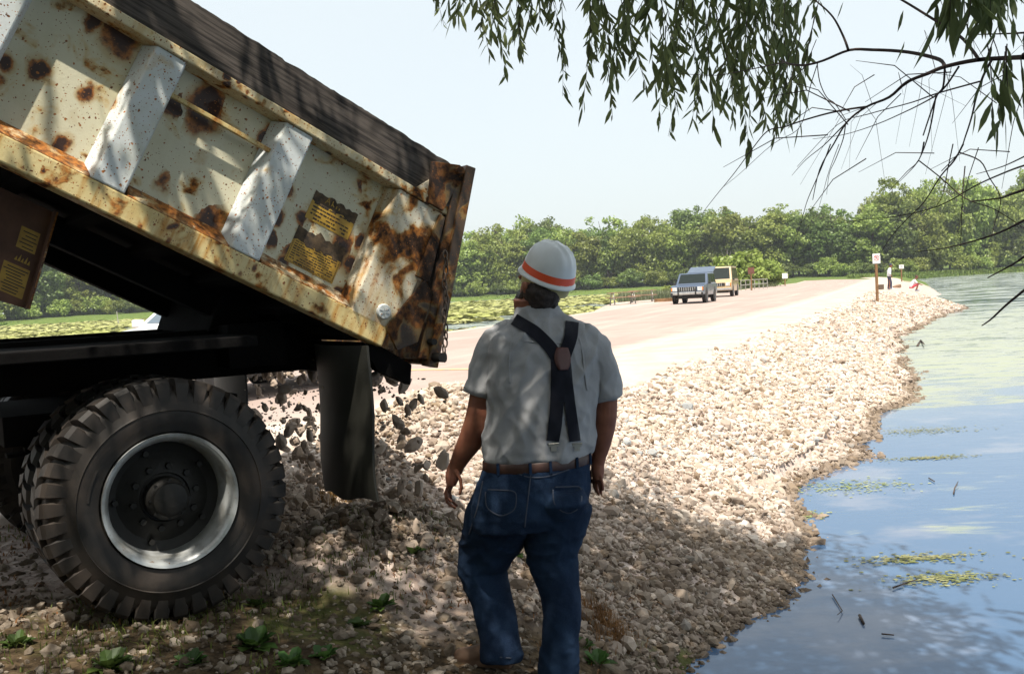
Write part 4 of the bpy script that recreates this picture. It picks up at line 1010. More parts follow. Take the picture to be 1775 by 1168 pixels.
# belt and jeans trim
bt = MB(); rs = []
for q in (-1, -.8, .8, 1): 
    rs.append((A(931, 799 + q * 8.5, .0), AX * (pxm(97) + (.003 if abs(q) < 1 else 0)), AYv * (.168 + (.004 if abs(q) < 1 else 0))))
bt.loft(rs, 64, cap=False); link_mesh('belt', wl(bt.mesh('belt', M['belt'])), M['belt'], worker)
for x in (850, 895, 928, 978, 1012):
    pr = (x - 931) / 95.0
    for yk in (0,):
        c_ = A(x, 798); a_ = math.acos(max(-1, min(1, pr))); pt = A(931, 799) + AX * pxm(100) * math.cos(a_) - AYv * .176 * math.sin(a_)
        lp = MB(); lp.box(pt, (.012, .006, .050), Matrix.Rotation(yaw, 3, 'Z')); link_mesh('belt_loop', wl(lp.mesh('l', M['denim'])), M['denim'], jeans, False)
for pts in ([(868, 850), (868, 892)], [(985, 846), (987, 888)]):
    me = drape(pts, 54, .0012, bvj, .0004).mesh('pocket', M['denim']); link_mesh('back_pocket', wl(me), M['denim'], jeans, True).data.set_sharp_from_angle(angle=R(50))
for pts in ([(921, 812), (917, 850), (912, 890), (909, 918)], [(838, 830), (828, 880), (812, 930)], [(884, 812), (903, 824), (922, 828), (950, 826), (990, 812)], [(842, 848), (842, 880), (868, 896), (894, 884), (896, 850), (842, 848)], [(958, 844), (960, 876), (984, 892), (1008, 878), (1008, 842), (958, 844)], [(862, 1138), (890, 1140)]):
    seam(pts, 2.2, bvj, M['stitch'], jeans, .002, 'stitching')
# boots
def boot(p, d, l=.29):
    b = MB(); d = Vector(d).normalized(); s_ = Vector((0, 0, 1)).cross(d); z0 = p.z
    b.loft([(p + d * f + Vector((0, 0, h)), s_ * w, d * 0 + Vector((0, 0, hh))) for f, h, w, hh in ((-.07, .045, .02, .03), (-.06, .05, .036, .045), (-.01, .055, .040, .055), (.06, .048, .042, .048), (.12, .038, .050, .036), (.17, .033, .048, .032), (.20, .028, .032, .024))], 20)
    b.loft([(p + Vector((0, 0, .05)), d * .06, s_ * .045), (p + Vector((0, 0, .12)), d * .055, s_ * .046), (p + Vector((0, 0, .17)), d * .056, s_ * .05)], 20)
    b.box(p + d * .06 + Vector((0, 0, .010)), (.27, .088, .022), Matrix.Rotation(math.atan2(d.y, d.x), 3, 'Z'))
    link_mesh('boot', wl(fuse(b, .007, 2)), M['boot'], worker)
pl_ = A(862, 1152, .0); pr_ = A(966, 1180, -.03)
boot(pl_ + Vector((0, 0, .002)), (-.92, .30, 0)); boot(pr_ + Vector((0, 0, -.04)), (-.25, .95, 0))
FEET = [(pl_.x - .04, pl_.y, pl_.z - .035), (pr_.x, pr_.y, pr_.z - .04)]
print('feet', FEET, [hz(f[0], f[1]) for f in FEET])
# hard hat (own axes: f forward, s to the side, u up), tipped back
hf = Vector((-math.sin(R(47)), math.cos(R(47)), .52)).normalized(); hs = hf.cross(Vector((-.05, -.02, 1))).normalized(); hu = hs.cross(hf)
HO = A(949, 480, .01)
def Q(f, s, u): return HO + hf * f + hs * s + hu * u
hm = MB(); n = 64; prof = [(1.0, -.004), (1.0, .0), (.985, .004), (.965, .006), (.945, .022), (.925, .050), (.87, .083), (.76, .112), (.60, .134), (.42, .146), (.22, .152), (.0, .153)]
vs = []
for q, (k_, u) in enumerate(prof):
    for i in range(n):
        a = 2 * math.pi * i / n; ca_, sa_ = math.cos(a), math.sin(a)
        brim = 1 + (.0 if q > 3 else .05 * max(0, ca_) ** 2 + .035)
        rl_ = .132 * k_ * brim; rw = .112 * k_ * brim
        uu = u
        if q >= 4:   # three lengthwise ridges over the dome
            for c0 in (-.34, 0, .34): uu += .0085 * math.exp(-((k_ * sa_ - c0) / .085) ** 2) * min(1, u / .11) 
        vs.append(Q(rl_ * ca_, rw * sa_, uu - (.010 * max(0, ca_) if q <= 3 else 0)))
fs = [(i * n + k_, i * n + (k_ + 1) % n, (i + 1) * n + (k_ + 1) % n, (i + 1) * n + k_) for i in range(len(prof) - 1) for k_ in range(n)]
hm.add(vs, fs); vi = []
for q, (k_, u) in enumerate([(.99, -.004), (.93, .004), (.90, .03), (.72, .10), (.3, .14), (.0, .145)]):
    for i in range(n): a = 2 * math.pi * i / n; vi.append(Q(.132 * k_ * math.cos(a) * (1.02 if q == 0 else 1), .112 * k_ * math.sin(a), u))
hm.add(vi, [(i * n + k_, (i + 1) * n + k_, (i + 1) * n + (k_ + 1) % n, i * n + (k_ + 1) % n) for i in range(5) for k_ in range(n)])
hat_me = hm.mesh('hard_hat', M['hat']); hat = link_mesh('hard_hat', wl(hat_me), M['hat'], worker)
def hband(r0, u0, r1, u1, mat, name, thick=.0015, part=(0, 1)):
    b = MB(); vs = []; nn = 72
    for (k_, u) in ((r0, u0), (r1, u1)):
        for i in range(nn):
            a = 2 * math.pi * i / nn; vs.append(Q((.132 * k_ + thick) * math.cos(a), (.112 * k_ + thick) * math.sin(a), u))
    b.add(vs, [(k_, (k_ + 1) % nn, nn + (k_ + 1) % nn, nn + k_) for k_ in range(nn)]); link_mesh(name, wl(b.mesh(name, mat)), mat, hat)
hband(.960, .014, .922, .046, M['orange'], 'orange_stripe')
hband(.85, -.050, .90, .0, M['strapcream'], 'headband')

# ------------------------------------------------------------------ far people
def figure(name, label, loc, rz, pose, mats, group=None):
    t = thing(name, label, 'person', loc, rz, group)
    parts = pose()
    for nm, b, mt, vx in parts:
        me = fuse(b, vx, 1); link_mesh(nm, me, mats[mt], t)
    return t
def L2(b, pts): 
    b.tube([p[0] for p in pts], [p[1] for p in pts], 12)
def standing():
    bd = MB(); sh = MB(); tr = MB()
    # facing +x, leaning forward a little, head bent
    L2(bd, [((.06, 0, 1.40), .055), ((.11, 0, 1.50), .055)]); bd.loft([((.13, 0, 1.50), (.075, 0, 0), (0, .06, 0)), ((.15, 0, 1.60), (.10, 0, 0), (0, .078, 0)), ((.14, 0, 1.68), (.08, 0, 0), (0, .065, 0)), ((.13, 0, 1.72), (.03, 0, 0), (0, .03, 0))], 14)
    for s in (-1, 1):
        L2(bd, [((.03, s * .21, 1.36), .045), ((.0, s * .25, 1.12), .04), ((.12, s * .22, .92), .032), ((.17, s * .20, .86), .028)])
        for k_ in range(4): L2(bd, [((.17, s * (.18 + .014 * k_), .86), .009), ((.20, s * (.18 + .014 * k_), .80), .008)])
        L2(bd, [((.17, s * .18, .87), .01), ((.20, s * .165, .84), .009)])
        L2(bd, [((0, s * .1, .9), .08), ((.02, s * .1, .48), .05), ((-.03, s * .1, .08), .04)])
    sh.loft([((0, 0, .88), (.12, 0, 0), (0, .17, 0)), ((.0, 0, 1.05), (.13, 0, 0), (0, .18, 0)), ((.02, 0, 1.25), (.13, 0, 0), (0, .20, 0)), ((.05, 0, 1.40), (.10, 0, 0), (0, .17, 0)), ((.07, 0, 1.46), (.06, 0, 0), (0, .07, 0))], 18)
    for s in (-1, 1): L2(sh, [((.04, s * .16, 1.38), .07), ((.02, s * .23, 1.25), .065), ((.0, s * .25, 1.10), .058), ((.07, s * .235, 1.0), .05)])
    tr.loft([((0, 0, .95), (.12, 0, 0), (0, .165, 0)), ((0, 0, .82), (.13, 0, 0), (0, .175, 0)), ((0, 0, .76), (.11, 0, 0), (0, .16, 0))], 18)
    for s, o in ((-1, .09), (1, -.07)): L2(tr, [((0, s * .09, .82), .10), ((.04 + o * .7, s * .1, .48), .072), ((o, s * .1, .10), .062), ((o, s * .1, .05), .06)])
    bo = MB()
    for s, o in ((-1, .09), (1, -.07)): bo.loft([((o - .06, s * .1, .05), (0, .035, 0), (0, 0, .045)), ((o + .02, s * .1, .055), (0, .045, 0), (0, 0, .05)), ((o + .18, s * .1, .035), (0, .045, 0), (0, 0, .03))], 12)
    ha = MB(); ha.loft([((.125, 0, 1.635), (.108, 0, 0), (0, .088, 0)), ((.12, 0, 1.70), (.095, 0, 0), (0, .078, 0)), ((.12, 0, 1.745), (.05, 0, 0), (0, .04, 0))], 16); ha.box((.24, 0, 1.645), (.09, .12, .012))
    return [('body', bd, 'skin', .012), ('shirt', sh, 'top', .016), ('trousers', tr, 'leg', .016), ('shoes', bo, 'shoe', .014), ('cap', ha, 'cap', .012)]
def crouching():
    bd = MB(); sh = MB(); tr = MB()
    bd.loft([((.20, 0, .80), (.06, 0, 0), (0, .055, 0)), ((.25, 0, .90), (.09, 0, 0), (0, .075, 0)), ((.25, 0, 1.0), (.08, 0, 0), (0, .065, 0)), ((.24, 0, 1.04), (.03, 0, 0), (0, .03, 0))], 14)
    L2(bd, [((.12, 0, .76), .055), ((.20, 0, .84), .05)])
    for s in (-1, 1):
        L2(bd, [((.10, s * .18, .70), .045), ((.28, s * .20, .52), .038), ((.50, s * .14, .42), .03), ((.56, s * .13, .40), .026)])
        for k_ in range(4): L2(bd, [((.56, s * (.11 + .013 * k_), .40), .009), ((.63, s * (.11 + .013 * k_), .37), .008)])
        L2(bd, [((.56, s * .10, .41), .01), ((.60, s * .08, .39), .009)])
        L2(bd, [((-.05, s * .1, .34), .08), ((.33, s * .15, .46), .062), ((.20, s * .14, .10), .045), ((.19, s * .14, .05), .04)])
    sh.loft([((-.10, 0, .26), (.13, 0, 0), (0, .17, 0)), ((-.08, 0, .42), (.14, 0, 0), (0, .19, 0)), ((.0, 0, .60), (.14, 0, 0), (0, .20, 0)), ((.08, 0, .74), (.10, 0, 0), (0, .16, 0)), ((.12, 0, .79), (.06, 0, 0), (0, .07, 0))], 18)
    for s in (-1, 1): L2(sh, [((.08, s * .15, .72), .065), ((.17, s * .19, .62), .058), ((.25, s * .20, .54), .052)])
    tr.loft([((-.12, 0, .30), (.14, 0, 0), (0, .18, 0)), ((-.10, 0, .20), (.15, 0, 0), (0, .19, 0))], 16)
    for s in (-1, 1): L2(tr, [((-.08, s * .1, .30), .10), ((.14, s * .13, .40), .088), ((.28, s * .15, .45), .08)])
    bo = MB()
    for s in (-1, 1): bo.loft([((.12, s * .14, .05), (0, .035, 0), (0, 0, .045)), ((.22, s * .14, .055), (0, .045, 0), (0, 0, .05)), ((.38, s * .14, .035), (0, .045, 0), (0, 0, .03))], 12)
    ha = MB(); ha.loft([((.22, 0, .93), (.09, 0, 0), (0, .085, 0)), ((.23, 0, 1.02), (.085, 0, 0), (0, .075, 0)), ((.23, 0, 1.07), (.04, 0, 0), (0, .035, 0))], 14)
    return [('body', bd, 'skin', .012), ('shirt', sh, 'top', .016), ('shorts', tr, 'leg', .016), ('shoes', bo, 'shoe', .014), ('hair', ha, 'cap', .012)]
def on_ground(x, y, lo=20.0, hi=260.0):
    """where the line of sight through a photo point meets the terrain"""
    d = ray(x, y); t = lo; p = CAM + d * t
    while t < hi:
        p = CAM + d * t
        if p.z <= hz(p.x, p.y): break
        t += .15
    return Vector((p.x, p.y, hz(p.x, p.y)))
def ground_at(x, Y):
    p = at(x, 490, Y); return Vector((p.x, p.y, hz(p.x, p.y)))
mt1 = dict(skin=M['skin'], top=M['cloth_white'], leg=M['cloth_dark'], shoe=M['cloth_white'], cap=M['cloth_dark'])
mt2 = dict(skin=M['skin'], top=M['cloth_white'], leg=M['cloth_red'], shoe=M['jeans_far'], cap=M['leather'])
gp_ = on_ground(1542, 502); print('p1', gp_)
figure('person', 'man standing far off in a white shirt and dark trousers, looking down', gp_, R(-15), standing, mt1)
gp2 = on_ground(1583, 505); print('p2', gp2)
figure('person', 'person in a white shirt and red shorts crouching at the lake edge', gp2, R(-15), crouching, mt2)
gp3 = on_ground(1601, 506)
mt3 = dict(skin=M['skin'], top=M['jeans_far'], leg=M['jeans_far'], shoe=M['cloth_dark'], cap=M['hair'])

# ------------------------------------------------------------------ vehicles
def car(name, label, cat, loc, rz, spec):
    t = thing(name, label, cat, loc, rz); p = spec; w = p['w']; h = w / 2; mt = p['mat']
    b = MB(); b.prism([(x, -h, z) for x, z in p['low']], (0, w, 0)); body_ = b.build('body', mt, t, bevel=.05, segs=3)
    cbn = p['cabin']; wi = p.get('in', .12); b = MB()   # cabin: x0b,x1b (bottom), x0t,x1t (top), z0,z1
    x0, x1, X0, X1, z0, z1 = cbn
    b.hexa([(x0, -h + .02, z0), (x1, -h + .02, z0), (x1, h - .02, z0), (x0, h - .02, z0), (X0, -h + wi, z1), (X1, -h + wi, z1), (X1, h - wi, z1), (X0, h - wi, z1)])
    b.build('cabin', mt, t, bevel=.045, segs=3)
    def face(pt, name, mtl, off=.006):
        pt = [Vector(q) for q in pt]; nrm = (pt[1] - pt[0]).cross(pt[2] - pt[0]).normalized(); b = MB(); b.prism([q + nrm * -.01 for q in pt], nrm * (off + .01)); return b.build(name, mtl, t)
    def lerp(a, b_, k_): return a + (b_ - a) * k_
    def sidep(x_frac, zf, s):
        z = lerp(z0, z1, zf); xa = lerp(x0, X0, zf); xb = lerp(x1, X1, zf); return Vector((lerp(xa, xb, x_frac), s * lerp(h - .02, h - wi, zf), z))
    for s in (-1, 1):
        for (a, c_) in p['win']:
            q = [sidep(a, .12, s), sidep(c_, .12, s), sidep(c_, .86, s), sidep(a, .86, s)]
            face(q if s < 0 else q[::-1], 'side_window', M['glass'])
    def frontp(xb, xt, yf, zf, sgn=1): z = lerp(z0, z1, zf); return Vector((lerp(xb, xt, zf), yf * lerp(h - .02, h - wi, zf), z))
    q = [frontp(x1, X1, -.86, .10), frontp(x1, X1, .86, .10), frontp(x1, X1, .86, .90), frontp(x1, X1, -.86, .90)]
    ws = face(q, 'windshield', p.get('glass', M['glass']), .008)
    if not p.get('hatch'):
        q = [frontp(x0, X0, .84, .14), frontp(x0, X0, -.84, .14), frontp(x0, X0, -.84, .86), frontp(x0, X0, .84, .86)]; face(q, 'rear_window', M['glass'], .008)
    F_ = p['front']; zg = p['grille']
    b = MB(); b.box((F_ + .005, 0, (zg[0] + zg[1]) / 2), (.03, w * .56, zg[1] - zg[0])); gr_ = b.build('grille', M['trim'], t)
    b = MB()
    for i in range(p.get('slats', 8)): b.box((F_ + .022, (i - (p.get('slats', 8) - 1) / 2) * w * .066, (zg[0] + zg[1]) / 2), (.012, w * .022, (zg[1] - zg[0]) * .86))
    b.build('grille_slats', M['chrome'], gr_)
    for s in (-1, 1):
        b = MB(); b.box((F_ + .01, s * w * .375, (zg[0] + zg[1]) / 2), (.04, w * .14, (zg[1] - zg[0]) * .9)); b.build('headlight', M['lamp'], t, bevel=.012)
        b = MB(); b.box((F_ + .01, s * w * .465, (zg[0] + zg[1]) / 2), (.04, w * .035, (zg[1] - zg[0]) * .8)); b.build('turn_signal', M['amber'], t)
        b = MB(); b.box((x1 - .12, s * (h + .06), z0 + .05), (.09, .15, .11)); b.build('mirror', p.get('mirror', M['trim']), t, bevel=.02)
        b = MB(); b.box((p['rear'] - .005, s * w * .43, z0 - .18), (.03, .12, .26)); b.build('tail_light', M['signred'], t)
        for (xa, xb_) in p['doors']: 
            b = MB(); b.box(((xa + xb_) / 2, s * (h + .001), .68), (xb_ - xa - .02, .012, z0 - .46)); d_ = b.build('door', mt, t, bevel=.008)
            b = MB(); b.box((xa + .16, s * (h + .02), z0 - .12), (.13, .025, .03)); b.build('door_handle', M['chrome'], d_)
    b = MB(); b.box((F_ + .07, 0, p['bz']), (.14, w * .98, .15)); bp = b.build('bumper', p.get('bumper', M['chrome']), t, bevel=.03)
    if p.get('guards'):
        b = MB()
        for s in (-1, 1): b.box((F_ + .16, s * w * .26, p['bz'] + .06), (.07, .07, .34)); b.box((F_ + .15, s * w * .455, p['bz'] - .05), (.06, .10, .2))
        b.build('bumper_guards', M['trim'], t, bevel=.01)
    b = MB(); b.box((p['rear'] - .06, 0, p['bz']), (.14, w * .98, .15)); b.build('rear_bumper', p.get('bumper', M['chrome']), t, bevel=.03)
    b = MB(); b.box((0, 0, .34), (p['front'] - p['rear'] - 1.0, w * .7, .16)); b.build('underbody', M['trim'], t)
    r_ = p['wr']; ww = bpy.data.objects.new('wheel', None)
    first = None
    for xw in p['wx']:
        for s in (-1, 1):
            ar = MB(); ar.lathe([(r_ + .075, -.01), (r_ + .075, .02), (r_ + .02, .02), (.001, .02)], 24, (xw, s * h - (.012 if s > 0 else -.002) - .0, r_ + .03)); ar.build('wheel_arch', M['trim'], t)
            w_o = bpy.data.objects.new('wheel', None); COL.objects.link(w_o); w_o.parent = t; w_o.location = (xw, s * (h - .09), r_)
            b = MB(); b.lathe([(r_ * .6, -.11), (r_ * .9, -.115), (r_, -.08), (r_, .08), (r_ * .9, .115), (r_ * .6, .11)], 28); b.build('tyre', M['jeeptyre'], w_o, smooth='auto')
            b = MB(); b.lathe([(.001, -.09 * 1), (r_ * .2, -.095), (r_ * .5, -.07), (r_ * .6, -.105), (r_ * .62, 0), (r_ * .6, .105), (r_ * .5, .07), (r_ * .2, .095), (.001, .09)], 24); b.build('rim', M['chrome'], w_o, smooth='auto')
    return t
road_az = math.atan2(-.92, -.39)
jp = dict(w=1.75, mat=M['jeep'], low=[(-2.08, .42), (-2.1, .95), (-2.05, 1.02), (.72, 1.02), (1.98, .96), (2.1, .90), (2.1, .45)], cabin=(-2.0, .78, -1.85, .25, 1.0, 1.60), win=[(.04, .30), (.34, .60), (.64, .90)], doors=[(-.75, .15), (.15, 1.0)],
          front=2.1, rear=-2.1, grille=(.66, .88), slats=8, bz=.55, guards=True, wr=.36, wx=(-1.25, 1.35), hatch=True)
def jp_at(px, Y, rz, front, **k_): 
    p = at(px, 520, Y); f = Vector((math.cos(rz), math.sin(rz), 0)); c = Vector((p.x, p.y, 0)) - f * front; return (c.x, c.y, 0.005)
rzj = math.atan2(-.935, -.355)
jeep = car('parked_suv', 'blue grey boxy suv parked on the road with its rear hatch raised', 'suv', jp_at(1192, 52.5, rzj, 2.1), rzj, jp)
b = MB(); b.hexa([(-1.9, -.72, 1.60), (-1.9, .72, 1.60), (-1.84, .72, 1.63), (-1.84, -.72, 1.63), (-3.0, -.70, 1.88), (-3.0, .70, 1.88), (-2.96, .70, 1.95), (-2.96, -.70, 1.95)])
ht = b.build('rear_hatch', M['jeep'], jeep, bevel=.01)
b = MB(); b.hexa([(-2.15, -.60, 1.652), (-2.15, .60, 1.652), (-2.15, .60, 1.678), (-2.15, -.60, 1.678), (-2.85, -.60, 1.83), (-2.85, .60, 1.83), (-2.85, .60, 1.915), (-2.85, -.60, 1.915)]); b.build('hatch_glass', M['glass'], ht)
b = MB(); b.box((-2.03, 0, 1.3), (.06, 1.2, .5)); b.build('open_boot', M['trim'], jeep)
vn = dict(w=2.0, mat=M['van'], low=[(-2.55, .40), (-2.6, 1.12), (1.75, 1.12), (2.35, 1.05), (2.5, .95), (2.5, .42)], cabin=(-2.55, 1.85, -2.42, 1.25, 1.10, 2.05), win=[(.06, .30), (.34, .56), (.60, .78), (.82, .95)], doors=[(.3, 1.4), (-1.1, .2)],
          front=2.5, rear=-2.6, grille=(.72, .95), slats=6, bz=.52, wr=.37, wx=(-1.65, 1.6))
rzv = math.atan2(-.95, -.31)
van = car('parked_van', 'tan van with brown side stripe parked behind the grey suv', 'van', jp_at(1243, 67.5, rzv, 2.5), rzv, vn)
for s in (-1, 1):
    b = MB(); b.box((0, s * 1.008, 1.02), (4.6, .014, .10)); b.box((0, s * 1.008, .90), (4.6, .014, .03)); b.build('side_stripe', M['vanstripe'], van)
sd = dict(w=1.8, mat=M['white_car'], low=[(-2.3, .35), (-2.35, .85), (-1.5, .98), (.9, .97), (2.1, .84), (2.3, .70), (2.3, .35)], cabin=(-1.6, 1.0, -.95, .35, .96, 1.42), win=[(.10, .48), (.52, .90)], doors=[(-.9, .05), (.05, .95)],
          front=2.3, rear=-2.35, grille=(.50, .66), slats=7, bz=.42, wr=.32, wx=(-1.4, 1.45), glass=M['glass2'], mirror=M['white_car'])
rzs = math.atan2(-.90, -.44)
fd = Vector((math.cos(rzs), math.sin(rzs), 0)); sdv = Vector((-fd.y, fd.x, 0))
corner = at(243, 570, 13.0); c = Vector((corner.x, corner.y, 0)) - fd * 1.0 + sdv * (.80); 
if (at(243, 570, 13).x - (c + fd * 1.0 - sdv * .8).x) > .3: pass
sed = car('white_sedan', 'white car with a pale windshield half hidden behind the dump truck', 'car', (c.x, c.y, .005), rzs, sd)

# ------------------------------------------------------------------ signs, tables, rail, crates
def sign(label, px, py, Y, ph, pw, ptop, pr=.05, face='white', text=None, rz=0):
    g = on_ground(px, py, Y * .7, Y * 1.35) if py else ground_at(px, Y)
    t = thing('signpost', label, 'sign', (g.x, g.y, g.z), rz)
    b = MB(); b.box((0, 0, ptop / 2 - .15), (pr * 2, pr * 2, ptop + .3)); b.build('post', M['postwood'], t, bevel=.006)
    b = MB(); b.box((0, -pr - .012, ptop - ph / 2 + .08), (pw, .02, ph)); f = b.build('sign_panel', M['signwhite'] if face == 'white' else M['signbrown'], t, bevel=.004)
    return t, f, (0, -pr - .024, ptop - ph / 2 + .08)
t, f, c = sign('white no parking sign with a red ring on a brown post by the gravel', 1521, 525, 46, .56, .44, 2.72, .065)
t.scale = (.76, .76, .76)
b = MB(); yb = c[1]
N_ = 28
for i in range(N_):
    a0, a1 = 2 * math.pi * i / N_, 2 * math.pi * (i + 1) / N_
    b.prism([(.16 * math.cos(a0), yb, c[2] + .03 + .16 * math.sin(a0)), (.16 * math.cos(a1), yb, c[2] + .03 + .16 * math.sin(a1)), (.125 * math.cos(a1), yb, c[2] + .03 + .125 * math.sin(a1)), (.125 * math.cos(a0), yb, c[2] + .03 + .125 * math.sin(a0))], (0, .003, 0), mi=0)
b.box((0, yb - .002, c[2] + .03), (.27, .002, .032), Matrix.Rotation(R(45), 3, 'Y'), mi=0)
b.box((-.035, yb + .0012, c[2] + .03), (.028, .002, .17), mi=1); b.box((.01, yb + .0012, c[2] + .10), (.07, .002, .026), mi=1); b.box((.01, yb + .0012, c[2] + .035), (.07, .002, .026), mi=1); b.box((.05, yb + .0012, c[2] + .067), (.026, .002, .08), mi=1)
b.build('no_parking_mark', [M['signred'], M['signblack']], f)
t, f, c = sign('small white sign on a brown post beyond the standing man', 1563, 488, 95, .50, .62, 2.1, .07)
t.scale = (.82, .82, .82)
b = MB(); 
for i in range(3): b.box((0, c[1], c[2] + .12 - .12 * i), (.34, .003, .04))
b.build('sign_print', M['signblack'], f)
t, f, c = sign('square brown sign on a post by the rail behind the van', 1303, 504, 95, .62, .60, 2.1, .06, 'brown')
t, f, c = sign('small white sign standing near the bend of the road', 1361, 496, 122, .62, .66, 1.45, .05)
def picnic(label, px, Y, rz):
    g = ground_at(px, Y); t = thing('picnic_table', label, 'picnic table', (g.x, g.y, g.z), rz, 'picnic tables on the gravel')
    b = MB(); 
    for i in range(4): b.box((0, -.285 + .19 * i, .75), (1.85, .175, .04))
    b.build('table_top', M['plank'], t, bevel=.005)
    for s in (-1, 1):
        b = MB()
        for i in range(2): b.box((0, s * (.62 + .14 * i), .45), (1.85, .13, .04))
        b.build('bench', M['plank'], t, bevel=.005)
    for s in (-1, 1):
        b = MB()
        for q in (-1, 1): b.hexa([(s * .65 - .03, q * .62 - .05, -.03), (s * .65 + .03, q * .62 - .05, -.03), (s * .65 + .03, q * .62 + .05, -.03), (s * .65 - .03, q * .62 + .05, -.03), (s * .65 - .03, q * .22 - .05, .73), (s * .65 + .03, q * .22 - .05, .73), (s * .65 + .03, q * .22 + .05, .73), (s * .65 - .03, q * .22 + .05, .73)])
        b.box((s * .62, 0, .40), (.05, 1.5, .09)); b.box((s * .62, 0, .70), (.05, .75, .08)); b.build('leg_frame', M['pole'], t)
    return t
picnic('weathered picnic table farther from the suv, left of the other table', 1078, 62, R(8)); picnic('weathered picnic table nearer the parked suv, right of the other table', 1112, 66, R(-4))
g = ground_at(1151, 62); t = thing('timber_barrier', 'low brown timber lying at the road edge beside the suv', 'timber', (g.x, g.y, g.z + .1), R(5)); b = MB(); b.box((0, 0, .02), (1.3, .22, .22)); b.build('timber', M['postwood'], t, bevel=.02)
g = on_ground(1527, 502); b = MB(); b.box((0, 0, .16), (.34, .26, .30)); b.box((0, 0, .325), (.36, .28, .03)); o = b.build('tackle_box', M['cooler'], bevel=.015); o.location = g; tag(o, 'dark box on the gravel just right of the no parking sign', 'box')
g = on_ground(1555, 499); b = MB(); b.prism([(-.28, -.15, 0), (-.28, -.15, .12), (-.10, -.15, .20), (.24, -.15, .26), (.28, -.15, .05), (.2, -.15, 0)], (0, .3, 0)); o = b.build('kit_bag', M['plank'], bevel=.02); o.location = g; tag(o, 'brown bag on the stones between the two far people', 'bag')
rl_ = thing('pipe_railing', 'pale pipe railing by the brush behind the van', 'railing', (0, 0, 0)); P0 = ground_at(1284, 96); P1 = ground_at(1330, 104)
rl_.location = P0; rb_ = MB()
for i in range(7): q = (P1 - P0) * (i / 6.0); rb_.tube([q + Vector((0, 0, -.1)), q + Vector((0, 0, 1.0))], .045, 8)
rb_.build('posts', M['pole'], rl_)
for z_ in (.55, 1.0): rr_b = MB(); rr_b.tube([Vector((0, 0, z_)), (P1 - P0) + Vector((0, 0, z_))], .04, 8); rr_b.build('rail', M['pole'], rl_)
p = at(207, 560, 150); b = MB(); b.tube([(0, 0, -2.5), (-.28, 0, 1.8)], [.09, .07], 8); o = b.build('marker_pole', M['pole']); o.location = (p.x, p.y, p.z); tag(o, 'thin pale pole leaning in the lake beyond the truck frame', 'pole')

n = 1500; g = np.random.default_rng(3); uu = 1.22 + g.normal(0, .13, n); yy2 = g.uniform(.1, 2.38, n); t2 = g.random(n); pos = np.array([-1.5, 4.3, 0]) + uu[:, None] * np.array(TX[:]) + yy2[:, None] * np.array(TY[:]); pos[:, 2] = HUBZ + .56 - .95 * t2
pos = pos[pos[:, 2] > height(pos[:, 0], pos[:, 1])]; fin = stones_obj('falling_fines', pos, np.clip(g.lognormal(math.log(.007), .4, len(pos)), .003, .014), 1, M['stone'], 30); tag(fin, 'fine grit pouring down among the falling stones', 'grit', kind='stuff')
# ------------------------------------------------------------------ trees on the far shores
def leaf_cloud(cent, rad, n, size, seed, flat=.7, down=0.0):
    """n leaf faces around each centre; returns V, F(quads), rnd"""
    g = np.random.default_rng(seed); C_ = np.repeat(cent, n, 0); R_ = np.repeat(rad, n)
    d = g.normal(size=(len(C_), 3)); d /= np.linalg.norm(d, axis=1)[:, None]; rr_ = g.random(len(C_)) ** .45
    P = C_ + d * (R_ * rr_)[:, None] * np.array([1, 1, flat])
    nrm = d * .8 + g.normal(size=d.shape) * .7 + np.array([0, 0, .5]); nrm /= np.linalg.norm(nrm, axis=1)[:, None]
    t = np.cross(nrm, g.normal(size=d.shape)); t /= np.linalg.norm(t, axis=1)[:, None]; b = np.cross(nrm, t)
    s = size * g.uniform(.6, 1.3, len(C_)); a = t * s[:, None]; b = b * (s * .62)[:, None]
    V = np.stack([P - a, P + b * .9 - a * .1, P + a, P - b], 1).reshape(-1, 3)
    F = np.arange(len(V)).reshape(-1, 4); rnd = np.repeat(g.random(len(C_)), 4)
    return V, F, rnd
